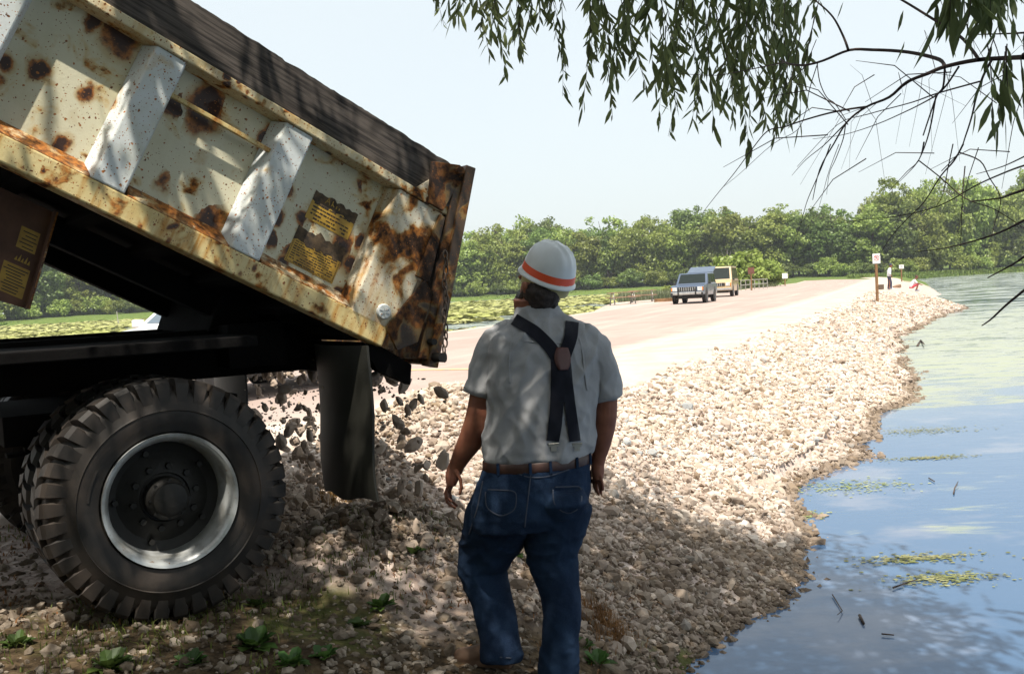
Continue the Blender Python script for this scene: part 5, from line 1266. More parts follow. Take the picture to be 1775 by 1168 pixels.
def tree_parts(seed, h, r, nc, mat, shape='round', leafs=60, size=.33, skirt=.12):
    g = np.random.default_rng(seed); ra = random.Random(seed); cs = []; rs = []
    lobes = [(0, 0, h * .62, r * .75, h * .36)]
    for i in range(7): a = ra.random() * 6.28; q = r * ra.uniform(.35, .75); zz = h * ra.uniform(.22, .78); lobes.append((q * math.cos(a), q * math.sin(a), zz, r * ra.uniform(.35, .5), h * ra.uniform(.12, .2)))
    for i in range(nc):
        lx, ly, lz, lr, lh = lobes[ra.randrange(len(lobes))]; d = g.normal(size=3); d /= np.linalg.norm(d); q = ra.uniform(.75, 1.02)
        c = np.array([lx + d[0] * lr * q, ly + d[1] * lr * q, lz + d[2] * lh * q])
        if c[2] < h * skirt: c[2] = h * skirt + ra.random() * h * .1
        if shape == 'cone': k_ = max(.1, 1.15 - c[2] / h); c[0] *= k_; c[1] *= k_
        cs.append(c); rs.append(ra.uniform(.6, 1.2) * r * .22 + .3)
    V, F, rnd = leaf_cloud(np.array(cs), np.array(rs), leafs, size, seed)
    tb = MB(); bend = [Vector((ra.gauss(0, .15) * i, ra.gauss(0, .15) * i, h * .88 * i / 5)) for i in range(6)]
    tb.tube([Vector((0, 0, -.6))] + bend[1:], [h * .018, h * .017, h * .014, h * .011, h * .007, h * .003], 7)
    for i in range(9):
        k_ = ra.randrange(1, 5); a = ra.random() * 6.28; p = bend[k_]; L = r * ra.uniform(.5, .85)
        tb.tube([p, p + Vector((math.cos(a) * L * .5, math.sin(a) * L * .5, L * .35)), p + Vector((math.cos(a) * L, math.sin(a) * L, L * .5))], [h * .008, h * .005, h * .002], 5)
    return V, F, rnd, tb
PROTO = []
def proto_tree(seed, h, r, nc, mat, **kw):
    V, F, rnd, tb = tree_parts(seed, h, r, nc, mat, **kw)
    e = bpy.data.objects.new('broadleaf_tree', None); 
    c = npmesh('crown', V, F, mat, attr={'rnd': rnd}); t = tb.build('trunk', M['bark'])
    me = (c.data, t.data); bpy.data.objects.remove(c); bpy.data.objects.remove(t); bpy.data.objects.remove(e); return me
for i, (h, r, nc, mt) in enumerate(((14, 5.0, 150, 'leaf_far'), (13, 5.4, 150, 'leaf_yel'), (15, 4.8, 160, 'leaf_dark'), (13, 4.6, 140, 'leaf_far'), (15, 5.6, 170, 'leaf_dark'), (12, 5.0, 140, 'leaf_yel'))):
    PROTO.append(proto_tree(40 + i, h, r, nc, M[mt]))
BUSH = [proto_tree(60 + i, 4.2, 3.4, 80, M[mt], skirt=.03, size=.26) for i, mt in enumerate(('leaf_far', 'leaf_yel', 'leaf_dark'))]
def plant(me, x, y, s, label, group, name='broadleaf_tree', cat='tree', sz=None, z=None):
    t = thing(name, label, cat, (x, y, hz(x, y) if z is None else z), random.random() * 6.28, group); t.scale = (s, s, s if sz is None else sz)
    for nm, m_ in (('crown', me[0]), ('trunk', me[1])):
        o = bpy.data.objects.new(nm, m_); COL.objects.link(o); o.parent = t
    return t
rt_ = random.Random(5)
# photo x -> distance, tree top height wanted (metres)
prof = [(-200, 205, 15), (0, 225, 16), (120, 250, 15), (400, 262, 15), (740, 265, 15), (850, 264, 15.2), (1000, 262, 15), (1150, 262, 15), (1200, 255, 15.6), (1260, 250, 15.6), (1300, 245, 15), (1400, 240, 14.5), (1470, 236, 15), (1530, 232, 17.5), (1580, 232, 18.6), (1640, 245, 19.5), (1700, 252, 21.5), (1780, 258, 22.5), (1950, 262, 22)]
def pf(x, k_): return float(np.interp(x, [p[0] for p in prof], [p[k_] for p in prof]))
for row, (dx, dy, hs_) in enumerate(((0, 4, .90), (17, 15, 1.0), (8, 27, 1.02))):
    x = -190 + dx
    while x < 1960:
        Y = pf(x, 1) + dy; g = at(x, 500, Y); ih = rt_.randrange(6); hh = (14, 13, 15, 13, 15, 12)[ih]
        want = pf(x, 2) * rt_.choice((.80, .88, .95, 1.0, 1.08, 1.13)) * rt_.uniform(.97, 1.03) * hs_ * (1.20 if x < 1480 else 1.14); s = want / (hh * 1.02)
        lab = {0: 'broad green tree in the front rank along the far lake shore', 1: 'green tree in the second rank of the far woods', 2: 'green tree at the back of the far woods, only its top showing'}[row]
        t = plant(PROTO[ih], g.x, g.y, min(s, 1.25), lab, ['front rank of trees on the far shore', 'second rank of far trees', 'back rank of far trees'][row], sz=s)
        x += rt_.uniform(30, 44) * (1.0 if x < 1500 else 1.05)
# understorey
x = -190
while x < 1960:
    Y = pf(x, 1) - 3; g = at(x, 500, Y); plant(BUSH[rt_.randrange(3)], g.x, g.y + rt_.uniform(-3, 3), rt_.uniform(.6, 1.15), 'leafy bush at the foot of the trees by the far water', 'bushes along the far shore', 'bush', 'bush'); x += rt_.uniform(26, 40)
# trees that stand out
tl = proto_tree(90, 24, 4.6, 130, M['leaf_far'], leafs=40, size=.36)
g = at(1551, 480, 238); plant(tl, g.x, g.y, 1.0, 'tallest tree with an open airy crown standing above the woods', None)
sp_ = proto_tree(91, 18.5, 2.6, 90, M['leaf_dark'], shape='cone', leafs=40, size=.3)
for px, k_, lb in ((1350, .93, 'narrow dark treetop poking above the woods, left one of two'), (1386, .95, 'narrow dark treetop poking above the woods, right one of two'), (1052, .92, 'narrow treetop rising over the woods above the picnic tables')):
    g = at(px, 480, 262); plant(sp_, g.x, g.y, k_, lb, None)
g = at(1243, 480, 258); plant(PROTO[1], g.x, g.y, 1.33, 'rounded yellow green tree rising highest behind the tan van', None)
for px, Y, s, k_, lb in ((1292, 118, 1.05, 1, 'big bright green bush behind the brown square sign'), (1318, 124, .85, 0, 'green bush right of the brown square sign'), (1272, 122, .72, 0, 'bush showing just right of the tan van'), (1168, 128, .62, 1, 'light green bush left of the suv'), (1120, 150, .5, 1, 'small bush beyond the picnic tables')):
    g = at(px, 492, Y); plant(BUSH[k_], g.x, g.y, s, lb, None, 'bush', 'bush')
# grey dead tree
g = ground_at(1262, 150); dt = thing('dead_tree', 'bare grey dead tree among the green ones above the van', 'tree', (g.x, g.y, g.z)); b = MB(); rd = random.Random(8)
b.tube([(0, 0, -.3), (.1, 0, 2), (-.1, 0, 4.5), (-.5, 0, 6.4)], [.11, .09, .06, .02], 7); tw = MB()
for i in range(26):
    z_ = rd.uniform(1.8, 6); a = rd.random() * 6.28; L = rd.uniform(.6, 1.6); tw.tube([(0, 0, z_), (math.cos(a) * L * .5, math.sin(a) * L * .5, z_ + L * .5), (math.cos(a) * L * .8, math.sin(a) * L * .8, z_ + L * 1.1)], [.035, .022, .008], 5)
b.build('trunk', M['deadwood'], dt); tw.build('branches', M['deadwood'], dt)

def blades(name, x, y, hgt, wid, mat, label, cat, seed, lean=.35, z=None, nb=1):
    g = np.random.default_rng(seed); n = len(x); zz = height(x, y) if z is None else np.full(n, z)
    a = g.uniform(0, 6.28, n); l = np.abs(g.normal(0, lean, n)); h = hgt * g.uniform(.5, 1.2, n); w = wid * g.uniform(.6, 1.3, n)
    B = np.stack([x, y, zz - .01], 1); dx = np.stack([np.cos(a), np.sin(a), 0 * a], 1); wv_ = np.stack([-np.sin(a), np.cos(a), 0 * a], 1) * w[:, None] / 2
    mid = B + dx * (l * h * .35)[:, None] + np.array([0, 0, 1]) * (h * .6)[:, None]; tip = B + dx * (l * h)[:, None] + np.array([0, 0, 1]) * (h * (1 - l * .35))[:, None]
    V = np.stack([B - wv_, B + wv_, mid + wv_ * .8, mid - wv_ * .8, tip, tip], 1).reshape(-1, 3); k_ = np.arange(n)[:, None] * 6
    F = np.concatenate([k_ + np.array([[0, 1, 2, 3]]), k_ + np.array([[3, 2, 4, 5]])]); rnd = np.repeat(g.random(n), 6)
    o = npmesh(name, V, F, mat, attr={'rnd': rnd}); return tag(o, label, cat, kind='stuff')
# shoreline grass on the right far shore, reeds on the left
def band(n, px0, px1, Yf, depth, seed):
    g = np.random.default_rng(seed); px = g.uniform(px0, px1, n); k_ = g.random(n); X_ = []; Y_ = []
    for a, b_ in zip(px, k_):
        Y = Yf(a) + b_ * depth; p = at(a, 490, Y); X_.append(p.x); Y_.append(p.y)
    return np.array(X_), np.array(Y_)
x, y = band(16000, 1470, 1900, lambda a: pf(a, 1) - 34, 30, 3); k_ = height(x, y) > -1.05; blades('shore_grass', x[k_], y[k_], .75, .25, M['grass'], 'bright green grass along the far right shore', 'grass', 4)
x, y = band(9000, 760, 1200, lambda a: pf(a, 1) - 12, 8, 5); blades('shore_grass', x, y, 1.0, .25, M['grass'], 'green grass at the foot of the woods across the lily water', 'grass', 6, z=-.9)
x, y = band(9000, -60, 330, lambda a: pf(a, 1) - 14, 10, 5); blades('shore_grass', x, y, 1.0, .25, M['grass'], 'green grass at the foot of the woods seen under the truck bed', 'grass', 16, z=-.9)
x, y = band(6000, 1070, 1345, lambda a: 92 + (a - 1070) * .09, 10, 7); k_ = (-sdist(np.stack([x, y], 1), LAKE_L) < 9); blades('reeds', x[k_], y[k_], 1.25, .06, M['reed'], 'pale tall reeds behind the tables and the suv', 'reeds', 8, z=-.75)
# lily pads on the left water
g = np.random.default_rng(9); n = 42000; px = g.uniform(-40, 1160, n); Yd = 40 * (5.4 ** g.random(n)); V = []; cx = CAM.x + (px - 887) / 1740 * Yd; P = np.stack([cx, Yd], 1)
ok = (sdist(P, LAKE_L) > .3) & ((vnoise(P[:, 0] * 1.0, P[:, 1] * .5, .10) + vnoise(P[:, 0], P[:, 1] * .6, .35) * .6 > -.22) | (Yd > 120)); P = P[ok]; n = len(P); r_ = g.uniform(.10, .26, n) * (1 + P[:, 1] / 120); aa = g.uniform(0, 6.28, n); tl_ = g.normal(0, .14, (n, 2))
ks = np.arange(6) * math.pi / 3; cosv = np.cos(ks)[None] * r_[:, None]; sinv = np.sin(ks)[None] * r_[:, None]
z = WATER + .03 + g.random(n)[:, None] * .10 + tl_[:, :1] * cosv + tl_[:, 1:] * sinv + (g.random(n) < .25)[:, None] * .08
V = np.stack([P[:, :1] + cosv, P[:, 1:] + sinv, z], 2).reshape(-1, 3); F = np.arange(len(V)).reshape(-1, 6); tag(npmesh('lily_pads', V, F, M['lily'], attr={'rnd': np.repeat(g.random(n), 6)}), 'yellow green lily pads covering the water left of the road', 'lily pads', kind='stuff')

# ------------------------------------------------------------------ the willow over the camera
wil = thing('willow_tree', 'willow tree hanging its leafy twigs and bare branches into the top of the view', 'tree', (-.35, -2.3, hz(-.35, -2.3)))
WO = Vector(wil.location)
def wloc(pts): return [Vector(p) - WO for p in pts]
tr = MB(); tr.tube(wloc([(-.35, -2.3, -.7), (-.38, -2.3, -.2), (-.3, -2.1, .9), (-.2, -1.7, 2.2), (-.1, -1.3, 3.1)]), [.34, .27, .23, .21, .18], 14)
LIMBS = [[(-.1, -1.3, 3.0), (-.6, .2, 4.0), (-1.3, 1.6, 4.8), (-1.6, 3.2, 5.2)], [(-.1, -1.3, 3.05), (.3, .6, 4.3), (.3, 2.6, 4.9), (.3, 4.4, 5.0)], [(-.15, -1.5, 2.7), (.9, -.2, 3.3), (1.7, 1.6, 4.0), (2.0, 3.6, 4.6), (1.7, 5.0, 4.7)],
         [(-.2, -1.7, 2.2), (.8, -1.1, 2.7), (1.75, .4, 2.75), (2.05, 1.6, 2.3), (1.75, 2.2, 1.95)], [(-.3, -2.0, 1.6), (-1.3, -2.4, 2.9), (-2.0, -3.0, 4.2)], [(-.1, -1.3, 3.1), (.1, -2.3, 4.6), (.5, -3.2, 5.4)]]
for L in LIMBS: tr.tube(wloc(L), [.15, .10, .07, .04, .025][:len(L)] if len(L) > 3 else [.13, .08, .03], 9)
tr.build('trunk', M['bark'], wil, smooth=True)
LV = []; LR = []
lr_ = random.Random(17)
def leaf(p, d, L, w, tilt=None):
    """lanceolate leaf: base p, direction d; gently folded along its rib"""
    d = Vector(d).normalized(); s = d.cross(Vector((lr_.gauss(0, 1), lr_.gauss(0, 1), lr_.gauss(0, .5)))).normalized(); n = s.cross(d); bend = n * lr_.uniform(-.12, .12) * L
    P = [p, p + d * L * .28 + s * w * .42 + n * w * .1, p + d * L * .6 + s * w * .46 + bend * .5 + n * w * .1, p + d * L + bend * 1.3, p + d * L * .6 - s * w * .46 + bend * .5 + n * w * .1, p + d * L * .28 - s * w * .42 + n * w * .1, ]
    LV.append([tuple(q - WO) for q in P]); LR.append(lr_.random())
tg_ = MB()
def drooper(p0, p1, nleaf, Lm, r=.0022, sag=.15, spread=.75, w=.17):
    p0 = Vector(p0); p1 = Vector(p1); mid = (p0 + p1) / 2 + Vector((lr_.uniform(-1, 1), lr_.uniform(-1, 1), .6)) * (p1 - p0).length * sag * .5; pts = []
    for i in range(7): t = i / 6; pts.append(p0 * (1 - t) ** 2 + mid * 2 * t * (1 - t) + p1 * t * t)
    tg_.tube([q - WO for q in pts], [r * (1.3 - .8 * i / 6) for i in range(7)], 5, cap=False)
    for i in range(nleaf):
        t = .12 + .88 * (i + lr_.random() * .6) / nleaf; t = min(t, 1); q = p0 * (1 - t) ** 2 + mid * 2 * t * (1 - t) + p1 * t * t
        d = (p1 - p0).normalized() * .6 + Vector((0, 0, -.75)) + Vector((lr_.gauss(0, 1), lr_.gauss(0, 1), lr_.gauss(0, .4))) * spread * .5
        L = Lm * lr_.uniform(.6, 1.25); leaf(q, d, L, L * w * lr_.uniform(.8, 1.2))
# shade crown: unseen leaf clumps set where their shadow is wanted
cr = random.Random(33); clumps = []
for i in range(640):
    x_ = cr.uniform(-2.25, 2.4); y_ = cr.uniform(-.5, 5.6); lim = 5.5 if x_ > .45 else (3.9 if x_ > -1.0 else 3.7)
    if y_ > lim or (x_ < -1.45 and y_ > 1.5) or (x_ < -.75 and y_ > 2.9 and cr.random() < .5): continue
    z_ = 4.4 + cr.uniform(-.5, 1.1) + .15 * math.sin(x_ * 2)
    clumps.append(Vector((x_, y_, z_)))
for i in range(170): clumps.append(Vector((cr.uniform(.25, 2.0), cr.uniform(1.6, 4.7), cr.uniform(4.0, 5.3))))
for i in range(110): clumps.append(Vector((cr.uniform(-2.0, .4), cr.uniform(-.2, 2.2), cr.uniform(4.0, 5.3))))
for i in range(70): clumps.append(Vector((cr.uniform(-3, 2.5), cr.uniform(-4.5, -.5), cr.uniform(3.4, 5.8))))  # crown extended behind the camera to cut the sky light
for c in clumps:
    for q in range(7):
        p0 = c + Vector((cr.gauss(0, .28), cr.gauss(0, .28), cr.uniform(0, .3))); p1 = p0 + Vector((cr.gauss(0, .16), cr.gauss(0, .16), -cr.uniform(.3, .65)))
        drooper(p0, p1, 12, .135, .002, w=.24)
    # a twig back to the nearest limb
    best = min((Vector(q) for L in LIMBS for q in L[1:]), key=lambda q: (q - c).length); tg_.tube([best - WO, (best + c) / 2 - WO + Vector((0, 0, .12)), c - WO], [.018, .012, .004], 5, cap=False)
# hanging foliage seen in the view
env = [(742, 18), (770, 66), (800, 50), (850, 120), (878, 158), (905, 120), (935, 62), (975, 185), (1008, 210), (1035, 120), (1062, 226), (1100, 130), (1140, 235), (1158, 255), (1200, 232), (1238, 246), (1270, 236), (1300, 282), (1330, 240), (1362, 225), (1376, 180)]
def envy(x): return float(np.interp(x, [e[0] for e in env], [e[1] for e in env]))
for i in range(118):
    x_ = lr_.uniform(745, 1378) if i > 20 else env[i][0]
    if i > 20 and lr_.random() > .35 + .65 * min(1, (x_ - 745) / 330): continue
    yb = envy(x_) * (lr_.uniform(.35, .97) if i > 20 else 1.0); Y = lr_.uniform(4.0, 5.2); yt = min(-70, yb - lr_.uniform(150, 260)); 
    if i > 70: yt = yb - lr_.uniform(90, 190)
    p0 = at(x_ + lr_.uniform(-50, 70), yt, Y + lr_.uniform(-.2, .2)); p1 = at(x_, yb - 18, Y); n_ = int((yb - yt) / 11)
    drooper(p0, p1, n_, .082, .0016, sag=.16, spread=1.15, w=.23)
    if yt < -60: tg_.tube([p0 - WO, p0 - WO + Vector((lr_.uniform(-.2, .2), -.2, .6)), p0 - WO + Vector((lr_.uniform(-.4, .4), -.5, 1.3))], [.0035, .006, .010], 5, cap=False)
# bare branches at the upper right; photo points with a forward distance
def zz(pts, Y0, Y1, r0, r1, z4=True, base=(1240, 0), sc=3.318):
    n = len(pts); P = [at(base[0] + x / sc, base[1] + y / sc, Y0 + (Y1 - Y0) * i / (n - 1)) for i, (x, y) in enumerate(pts)]
    # smooth the line
    out = []
    for i in range(n - 1):
        a = P[max(0, i - 1)]; b_ = P[i]; c = P[i + 1]; d = P[min(n - 1, i + 2)]
        for k_ in range(4):
            t = k_ / 4; out.append(.5 * ((2 * b_) + (c - a) * t + (2 * a - 5 * b_ + 4 * c - d) * t * t + (-a + 3 * b_ - 3 * c + d) * t ** 3))
    out.append(P[-1]); m_ = len(out)
    br.tube([q - WO for q in out], [.85 * r0 + .85 * (r1 - r0) * i / (m_ - 1) for i in range(m_)], 6, cap=False); return out
br = MB()
c0 = at(1240 + 1775 / 3.318, 330 / 3.318, 2.2)
br.tube([q - WO for q in (Vector((1.75, 2.2, 1.95)), (Vector((1.75, 2.2, 1.95)) + c0) / 2 + Vector((0, 0, .02)), c0)], [.025, .012, .009], 8)
main = zz([(1775, 330), (1680, 335), (1500, 347), (1320, 385), (1220, 425), (1100, 475), (1000, 560), (870, 615), (760, 700), (680, 830), (600, 975), (560, 1150)], 2.2, 2.9, .0075, .0012)
zz([(1320, 385), (1290, 345), (1170, 312), (1050, 295), (900, 288), (770, 290), (620, 350), (520, 375), (440, 372), (400, 358), (375, 342)], 2.4, 3.2, .0058, .0034)
zz([(400, 358), (300, 380), (150, 410), (0, 435), (-200, 425)], 3.2, 4.0, .003, .0012)
zz([(765, 290), (740, 220), (690, 120), (640, 60), (570, 0), (500, -60)], 2.7, 3.0, .0045, .002)
zz([(1515, 345), (1470, 280), (1400, 205), (1250, 110), (1070, 0), (900, -90)], 2.3, 2.7, .0055, .0028)
zz([(870, 615), (760, 630), (640, 655), (500, 695), (400, 730), (300, 755), (210, 860), (110, 995), (0, 1130), (-70, 1220)], 2.6, 3.2, .0035, .0008)
zz([(1320, 385), (1310, 500), (1275, 550), (1235, 660), (1195, 780)], 2.35, 2.5, .003, .002)
zz([(1590, 345), (1540, 440), (1500, 560), (1475, 670), (1440, 780), (1400, 880), (1300, 985)], 2.25, 2.4, .0036, .0012)
zz([(1400, 385), (1330, 490), (1275, 545), (1200, 590), (1100, 640), (930, 715), (740, 775), (560, 800)], 2.3, 2.8, .003, .0007)
zz([(1520, 470), (1270, 540), (1130, 590), (870, 660), (700, 720), (470, 960)], 2.4, 2.9, .0026, .0007)
zz([(1270, 545), (1230, 760), (1170, 920), (1100, 990), (1000, 1100)], 2.4, 2.5, .0026, .0007)
zz([(520, 378), (430, 470), (340, 515), (240, 470), (190, 400)], 3.2, 3.5, .0018, .0006)
zz([(590, 360), (540, 520), (520, 640), (470, 750), (330, 830), (140, 1000), (40, 1080)], 3.1, 3.3, .0018, .0006)
zz([(585, 360), (600, 470), (640, 560), (690, 600), (750, 690)], 3.1, 2.8, .0018, .0016)
zz([(760, 700), (700, 760), (620, 840), (520, 920), (440, 1010)], 2.75, 2.9, .0024, .0006)
zz([(750, 705), (735, 800), (690, 920), (655, 1000), (640, 1120)], 2.75, 2.9, .0020, .0006)
zz([(1775, 190), (1680, 195), (1500, 200)], 2.1, 2.2, .003, .0015)
for i in range(16):      # fine twigs
    x_, y_ = main[lr_.randrange(4, 34)] , 0
    s_ = x_; dirx = lr_.uniform(-1, .25); dz = lr_.uniform(-1, .35); L = lr_.uniform(.08, .22); d = Vector((dirx, lr_.uniform(-.5, .6), dz)).normalized(); p1 = s_ + d * L * .5 + Vector((0, 0, .02)); p2 = s_ + d * L + Vector((lr_.uniform(-.05, .05), 0, -lr_.uniform(0, .12)))
    br.tube([s_ - WO, p1 - WO, p2 - WO], [.0008, .0006, .0003], 4, cap=False)
for i in range(16):
    px, py = lr_.uniform(1430, 1790), lr_.uniform(110, 300); Y = lr_.uniform(2.1, 3.0); s_ = at(px, py, Y); an = lr_.uniform(2.4, 4.6); L = lr_.uniform(.1, .28)
    d = Vector((math.cos(an), lr_.uniform(-.3, .3), math.sin(an))).normalized(); br.tube([s_ - WO, s_ + d * L * .5 + Vector((0, 0, .03)) - WO, s_ + d * L - WO], [.0015, .0012, .0005], 4, cap=False)
    q = at(1700, 100, 2.25); 
B5 = dict(base=(1200, 250), sc=3.087)
zz([(1790, 110), (1690, 145), (1520, 220), (1320, 330), (1100, 385), (900, 405), (760, 430)], 2.1, 3.0, .0026, .0006, **B5)
zz([(1790, 240), (1700, 270), (1640, 290), (1500, 305)], 2.1, 2.3, .004, .0018, **B5)
zz([(1790, 400), (1650, 470), (1500, 520), (1330, 560), (1190, 575)], 2.1, 2.5, .0032, .0010, **B5)
zz([(1790, 590), (1720, 640), (1580, 715)], 1.9, 2.0, .003, .0012, **B5)
zz([(1790, 770), (1680, 860), (1600, 935), (1550, 970)], 1.9, 2.0, .0032, .0014, **B5)
zz([(740, 0), (690, 130), (620, 290), (590, 390), (540, 560)], 2.9, 3.0, .0020, .0006, **B5)
zz([(785, 0), (730, 150), (700, 260), (660, 400)], 2.9, 3.0, .0012, .0005, **B5)
zz([(1240, -10), (1210, 90), (1110, 200)], 2.4, 2.5, .0024, .0006, **B5)
zz([(1215, 90), (1330, 180), (1460, 290), (1620, 350), (1790, 460)], 2.4, 2.2, .0018, .0010, **B5)
zz([(1450, 0), (1400, 90), (1330, 170), (1240, 310), (1150, 400), (1060, 500), (1000, 600)], 2.3, 2.5, .0026, .0006, **B5)
zz([(1395, 0), (1370, 120), (1340, 270), (1300, 340)], 2.3, 2.4, .0018, .0006, **B5)
zz([(1430, 45), (1540, 90), (1590, 180), (1650, 290), (1620, 420), (1600, 500)], 2.3, 2.3, .0020, .0006, **B5)
zz([(1790, 60), (1660, 120), (1520, 160)], 2.1, 2.2, .002, .0008, **B5)
br.build('branch', M['twig'], wil, smooth=True)
# single big leaves close to the camera, then looser hanging leaves at the right
for (x0, y0, x1, y1, Y) in ((1621, 38, 1594, 125, 1.9), (1657, 20, 1652, 102, 1.9), (1566, 18, 1553, 57, 2.2), (1568, 72, 1558, 112, 2.2), (1734, 136, 1752, 202, 1.7), (1730, 210, 1720, 276, 1.8), (1742, 203, 1754, 268, 1.8), (1762, 190, 1772, 250, 1.8), (1690, 190, 1688, 236, 2.2), (1756, 30, 1762, 85, 2.0), (1405, 5, 1392, 48, 2.8), (1410, 2, 1414, 34, 2.8), (1462, 3, 1448, 34, 2.8), (1736, 205, 1712, 250, 1.9), (1745, 80, 1758, 128, 1.9)):
    a = at(x0, y0, Y); b_ = at(x1, y1, Y); leaf(a, b_ - a, (b_ - a).length, (b_ - a).length * .23)
for i in range(30):
    x_ = lr_.uniform(1600, 1790); Y = lr_.uniform(1.8, 2.6); p0 = at(x_, -150, Y); p1 = at(x_ + lr_.uniform(-20, 20), lr_.uniform(-20, 62), Y); drooper(p0, p1, 8, .075, .0012, w=.2)
for i in range(12):
    x_ = lr_.uniform(1700, 1800); Y = lr_.uniform(1.8, 2.4); p0 = at(x_, lr_.uniform(60, 110), Y); p1 = p0 + Vector((lr_.uniform(-.04, .04), 0, -.12)); drooper(p0, p1, 5, .055, .0010, w=.2)
for i in range(20):
    x_ = lr_.uniform(1335, 1385); yb = lr_.uniform(60, 240); Y = lr_.uniform(3.2, 4.4); p1 = at(x_, yb, Y); p0 = p1 + Vector((lr_.uniform(-.05, .12), 0, lr_.uniform(.2, .35))); drooper(p0, p1, 9, .07, .0011, w=.2)
tg_.build('twigs', M['twig'], wil)
LVa = np.array(LV); n = len(LVa); ix = np.arange(n)[:, None] * 6
F = np.concatenate([ix + np.array([[0, 1, 2, 3]]), ix + np.array([[0, 3, 4, 5]])]); print('willow leaves', n)
npmesh('foliage', LVa.reshape(-1, 3), F, M['willow'], wil, attr={'rnd': np.repeat(np.array(LR), 6)})

# ------------------------------------------------------------------ weeds, litter, flotsam
def weed(px, py, s, label, seed, mat='weed', n=30, cat='weed'):
    ra = random.Random(seed); g = None; d = ray(px, py); t = 1.5
    while t < 9:
        p = CAM + d * t
        if p.z <= hz(p.x, p.y): break
        t += .02
    g = Vector((p.x, p.y, hz(p.x, p.y))); V = []; F = []; rn = []
    for i in range(n):
        a = ra.random() * 6.28; el = ra.uniform(.25, 1.2); L = s * ra.uniform(.35, .9); w = L * ra.uniform(.22, .36); dd = Vector((math.cos(a) * math.cos(el), math.sin(a) * math.cos(el), math.sin(el))); sd_ = Vector((-math.sin(a), math.cos(a), 0)); b0 = len(V)
        st = Vector((math.cos(a), math.sin(a), 0)) * s * .1
        P = [st, st + dd * L * .3 + sd_ * w, st + dd * L * .7 + sd_ * w * .8 - Vector((0, 0, L * .08)), st + dd * L - Vector((0, 0, L * .28)), st + dd * L * .7 - sd_ * w * .8 - Vector((0, 0, L * .08)), st + dd * L * .3 - sd_ * w]
        V += [tuple(q) for q in P]; F += [(b0, b0 + 1, b0 + 2, b0 + 3), (b0, b0 + 3, b0 + 4, b0 + 5)]; rn += [ra.random()] * 6
    o = npmesh('weed', V, F, M[mat], attr={'rnd': rn}); o.location = g; tag(o, label, cat)
weed(440, 1120, .13, 'large broad-leaved weed in front of the tyre', 1, n=42); weed(505, 1150, .11, 'broad-leaved weed at the bottom edge right of the largest one', 2); weed(660, 1055, .10, 'green weed left of the man\'s left leg', 3); weed(715, 965, .09, 'small weed on the stones left of the man\'s knee', 4)
weed(190, 1158, .12, 'low green weed at the bottom edge below the tyre', 5); weed(620, 1085, .08, 'small weed between the large weed and the man', 6); weed(1035, 1150, .12, 'green weed right of the man\'s right boot', 7); weed(445, 1050, .08, 'small weed at the foot of the tyre', 8)
weed(330, 1150, .09, 'small leafy weed below the middle of the tyre', 9); weed(30, 1120, .09, 'yellowish weed at the lower left corner', 10); weed(1010, 1125, .08, 'small weed between the boot and the dry grass', 11); weed(890, 965, .08, 'small weed seen between the man\'s knees', 12); weed(560, 1140, .09, 'weed right of the pair at the bottom edge', 13)
def grass_at(n, fn, seed): 
    x, y = scatter(n, -3.4, 1.2, 2.2, 6.0, fn); return x, y
x, y = grass_at(26000, lambda a, b: np.clip(vnoise(a, b, 1.4) * 2.6 + vnoise(a + 3, b, 4) * 1.3 + .02 - np.clip(b - 4.4, 0, 3) * .5, 0, 1) * (-sdist(np.stack([a, b], 1), LAKE_R) > .4), 3); print('grass', len(x))
blades('ground_grass', x, y, .055, .006, M['grass'], 'thin short grass between the stones in the foreground', 'grass', 31, lean=.7)
x, y = grass_at(9000, lambda a, b: np.clip(vnoise(a + 7, b + 2, 1.7) * 2.4 + .1, 0, 1) * (-sdist(np.stack([a, b], 1), LAKE_R) > .4), 4); blades('dry_litter', x, y, .05, .008, M['drygrass'], 'dry brown grass and leaf litter in the foreground', 'litter', 32, lean=1.3)
for (px, py, r_, n_, lb, sd_) in ((1050, 1090, .12, 700, 'tuft of dry tan grass right of the man\'s legs', 1), (600, 862, .14, 500, 'dry grass tuft at the foot of the mud flap', 2)):
    d = ray(px, py); t = 2.0
    while t < 9:
        p = CAM + d * t
        if p.z <= hz(p.x, p.y): break
        t += .02
    g = np.random.default_rng(sd_); xx_ = p.x + g.normal(0, r_ * .6, n_); yy_ = p.y + g.normal(0, r_ * .6, n_); o = blades('dry_grass_tuft', xx_, yy_, .10, .004, M['drygrass'], lb, 'grass tuft', 50 + sd_, lean=.8); del o['kind']
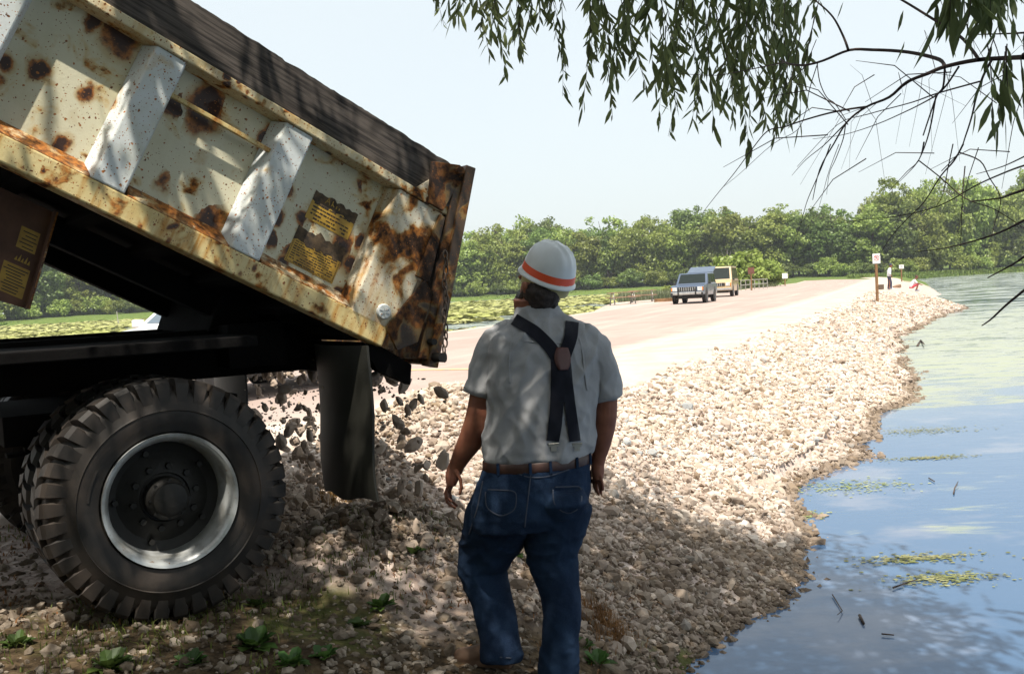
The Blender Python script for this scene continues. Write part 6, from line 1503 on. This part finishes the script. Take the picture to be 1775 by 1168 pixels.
# sticks and scum on the water
def wp(px, py): 
    d = ray(px, py); t = (WATER + .012 - CAM.z) / d.z; return CAM + d * t
for i, (pts, r_, lb) in enumerate((([(1548, 1018), (1570, 1010), (1590, 1008)], .006, 'dark stick floating beside the nearest green scum'), ([(1443, 1030), (1460, 1058), (1452, 1068)], .004, 'thin stick floating near the dark bank'), ([(1490, 1066), (1497, 1080)], .010, 'curled dark leaf floating on the open water'),
        ([(1653, 855), (1655, 845), (1661, 838)], .007, 'bent stick poking out of the water at the right'), ([(1610, 828), (1620, 834)], .006, 'short twig floating left of the bent stick'), ([(1590, 600), (1596, 590), (1602, 602)], .03, 'dead stump end sticking out of the water by the far bank'), ([(1528, 1098), (1550, 1100)], .005, 'small dark twig adrift at lower right'), ([(1358, 1020), (1375, 1030)], .01, 'dark twig floating off the shaded bank'), ([(1562, 650), (1570, 645)], .03, 'brown bit of wood in the water halfway along the bank'))):
    P = [wp(*q) for q in pts]; 
    if len(P) > 2: P[-1] = P[-1] + Vector((0, 0, r_ * 3))
    o_ = P[0].copy(); b = MB(); b.tube([q - o_ for q in P], [r_, r_ * .8, r_ * .5][:len(P)], 7); q = b.build('floating_stick', M['bark'], smooth=True); q.location = o_; tag(q, lb, 'stick')
def scum(px, py, w_, d_, label, seed, cat='pond scum'):
    c = wp(px, py); g = np.random.default_rng(seed); n = 420; a = g.normal(0, .5, (n, 2)) * (1 + .8 * g.random((n, 1))); x = c.x + a[:, 0] * w_ + .12 * w_ * np.sin(a[:, 1] * 5); y = c.y + a[:, 1] * d_; s = g.uniform(.003, .015, n); ks = np.arange(5) * 2 * math.pi / 5 
    V = np.stack([x[:, None] + np.cos(ks) * s[:, None] * 1.4, y[:, None] + np.sin(ks) * s[:, None], WATER + .004 + g.random(n)[:, None] * .006 + 0 * ks[None]], 2).reshape(-1, 3)
    tag(npmesh('pond_scum', V, np.arange(len(V)).reshape(-1, 5), M['scum'], attr={'rnd': np.repeat(g.random(n), 5)}), label, cat, kind='stuff')
scum(1640, 999, .26, .10, 'green scum patch on the nearest open water', 1); scum(1590, 965, .30, .08, 'thin pale scum above the nearest patch', 2); scum(1480, 842, .42, .22, 'green scum patch off the sunlit bank', 3); scum(1610, 792, .30, .08, 'narrow scum streak on the water', 4); scum(1600, 745, .5, .22, 'scum streak farther out on the water', 5); scum(1385, 890, .14, .10, 'small scum fringe at the tip of the lit bank', 6)
for i in range(60):
    pass

th = random.Random(77)  # unseen bushes added behind the camera to darken truck and wheel
for i, (x_, y_, s_) in enumerate(((-3.4, -3.2, 1.0), (-1.2, -4.6, 1.15), (-6.0, -2.0, 1.1), (-4.6, -5.5, 1.3), (.1, -6.5, 1.2), (-7.5, -5.0, 1.2))):
    me = BUSH[i % 3]; plant(me, x_, y_, s_, 'tall bush in the thicket behind the photographer', 'thicket behind the photographer', 'bush', 'bush')

hb3 = MB(); hb3.box((0, 190, 12.0), (900, 560, 34)); 
hm_ = bpy.data.materials.new('summer_haze'); hm_.use_nodes = True; ht_ = hm_.node_tree; ht_.nodes.remove(ht_.nodes['Principled BSDF']); pv = ht_.nodes.new('ShaderNodeVolumePrincipled')
pv.inputs['Color'].default_value = (.86, .92, 1.0, 1); pv.inputs['Density'].default_value = .00028; pv.inputs['Anisotropy'].default_value = .2
ht_.links.new(pv.outputs[0], ht_.nodes['Material Output'].inputs['Volume'])
tag(hb3.build('haze', hm_), 'thin pale summer haze over the lake', 'haze', kind='stuff')
scene.cycles.volume_bounces = 0
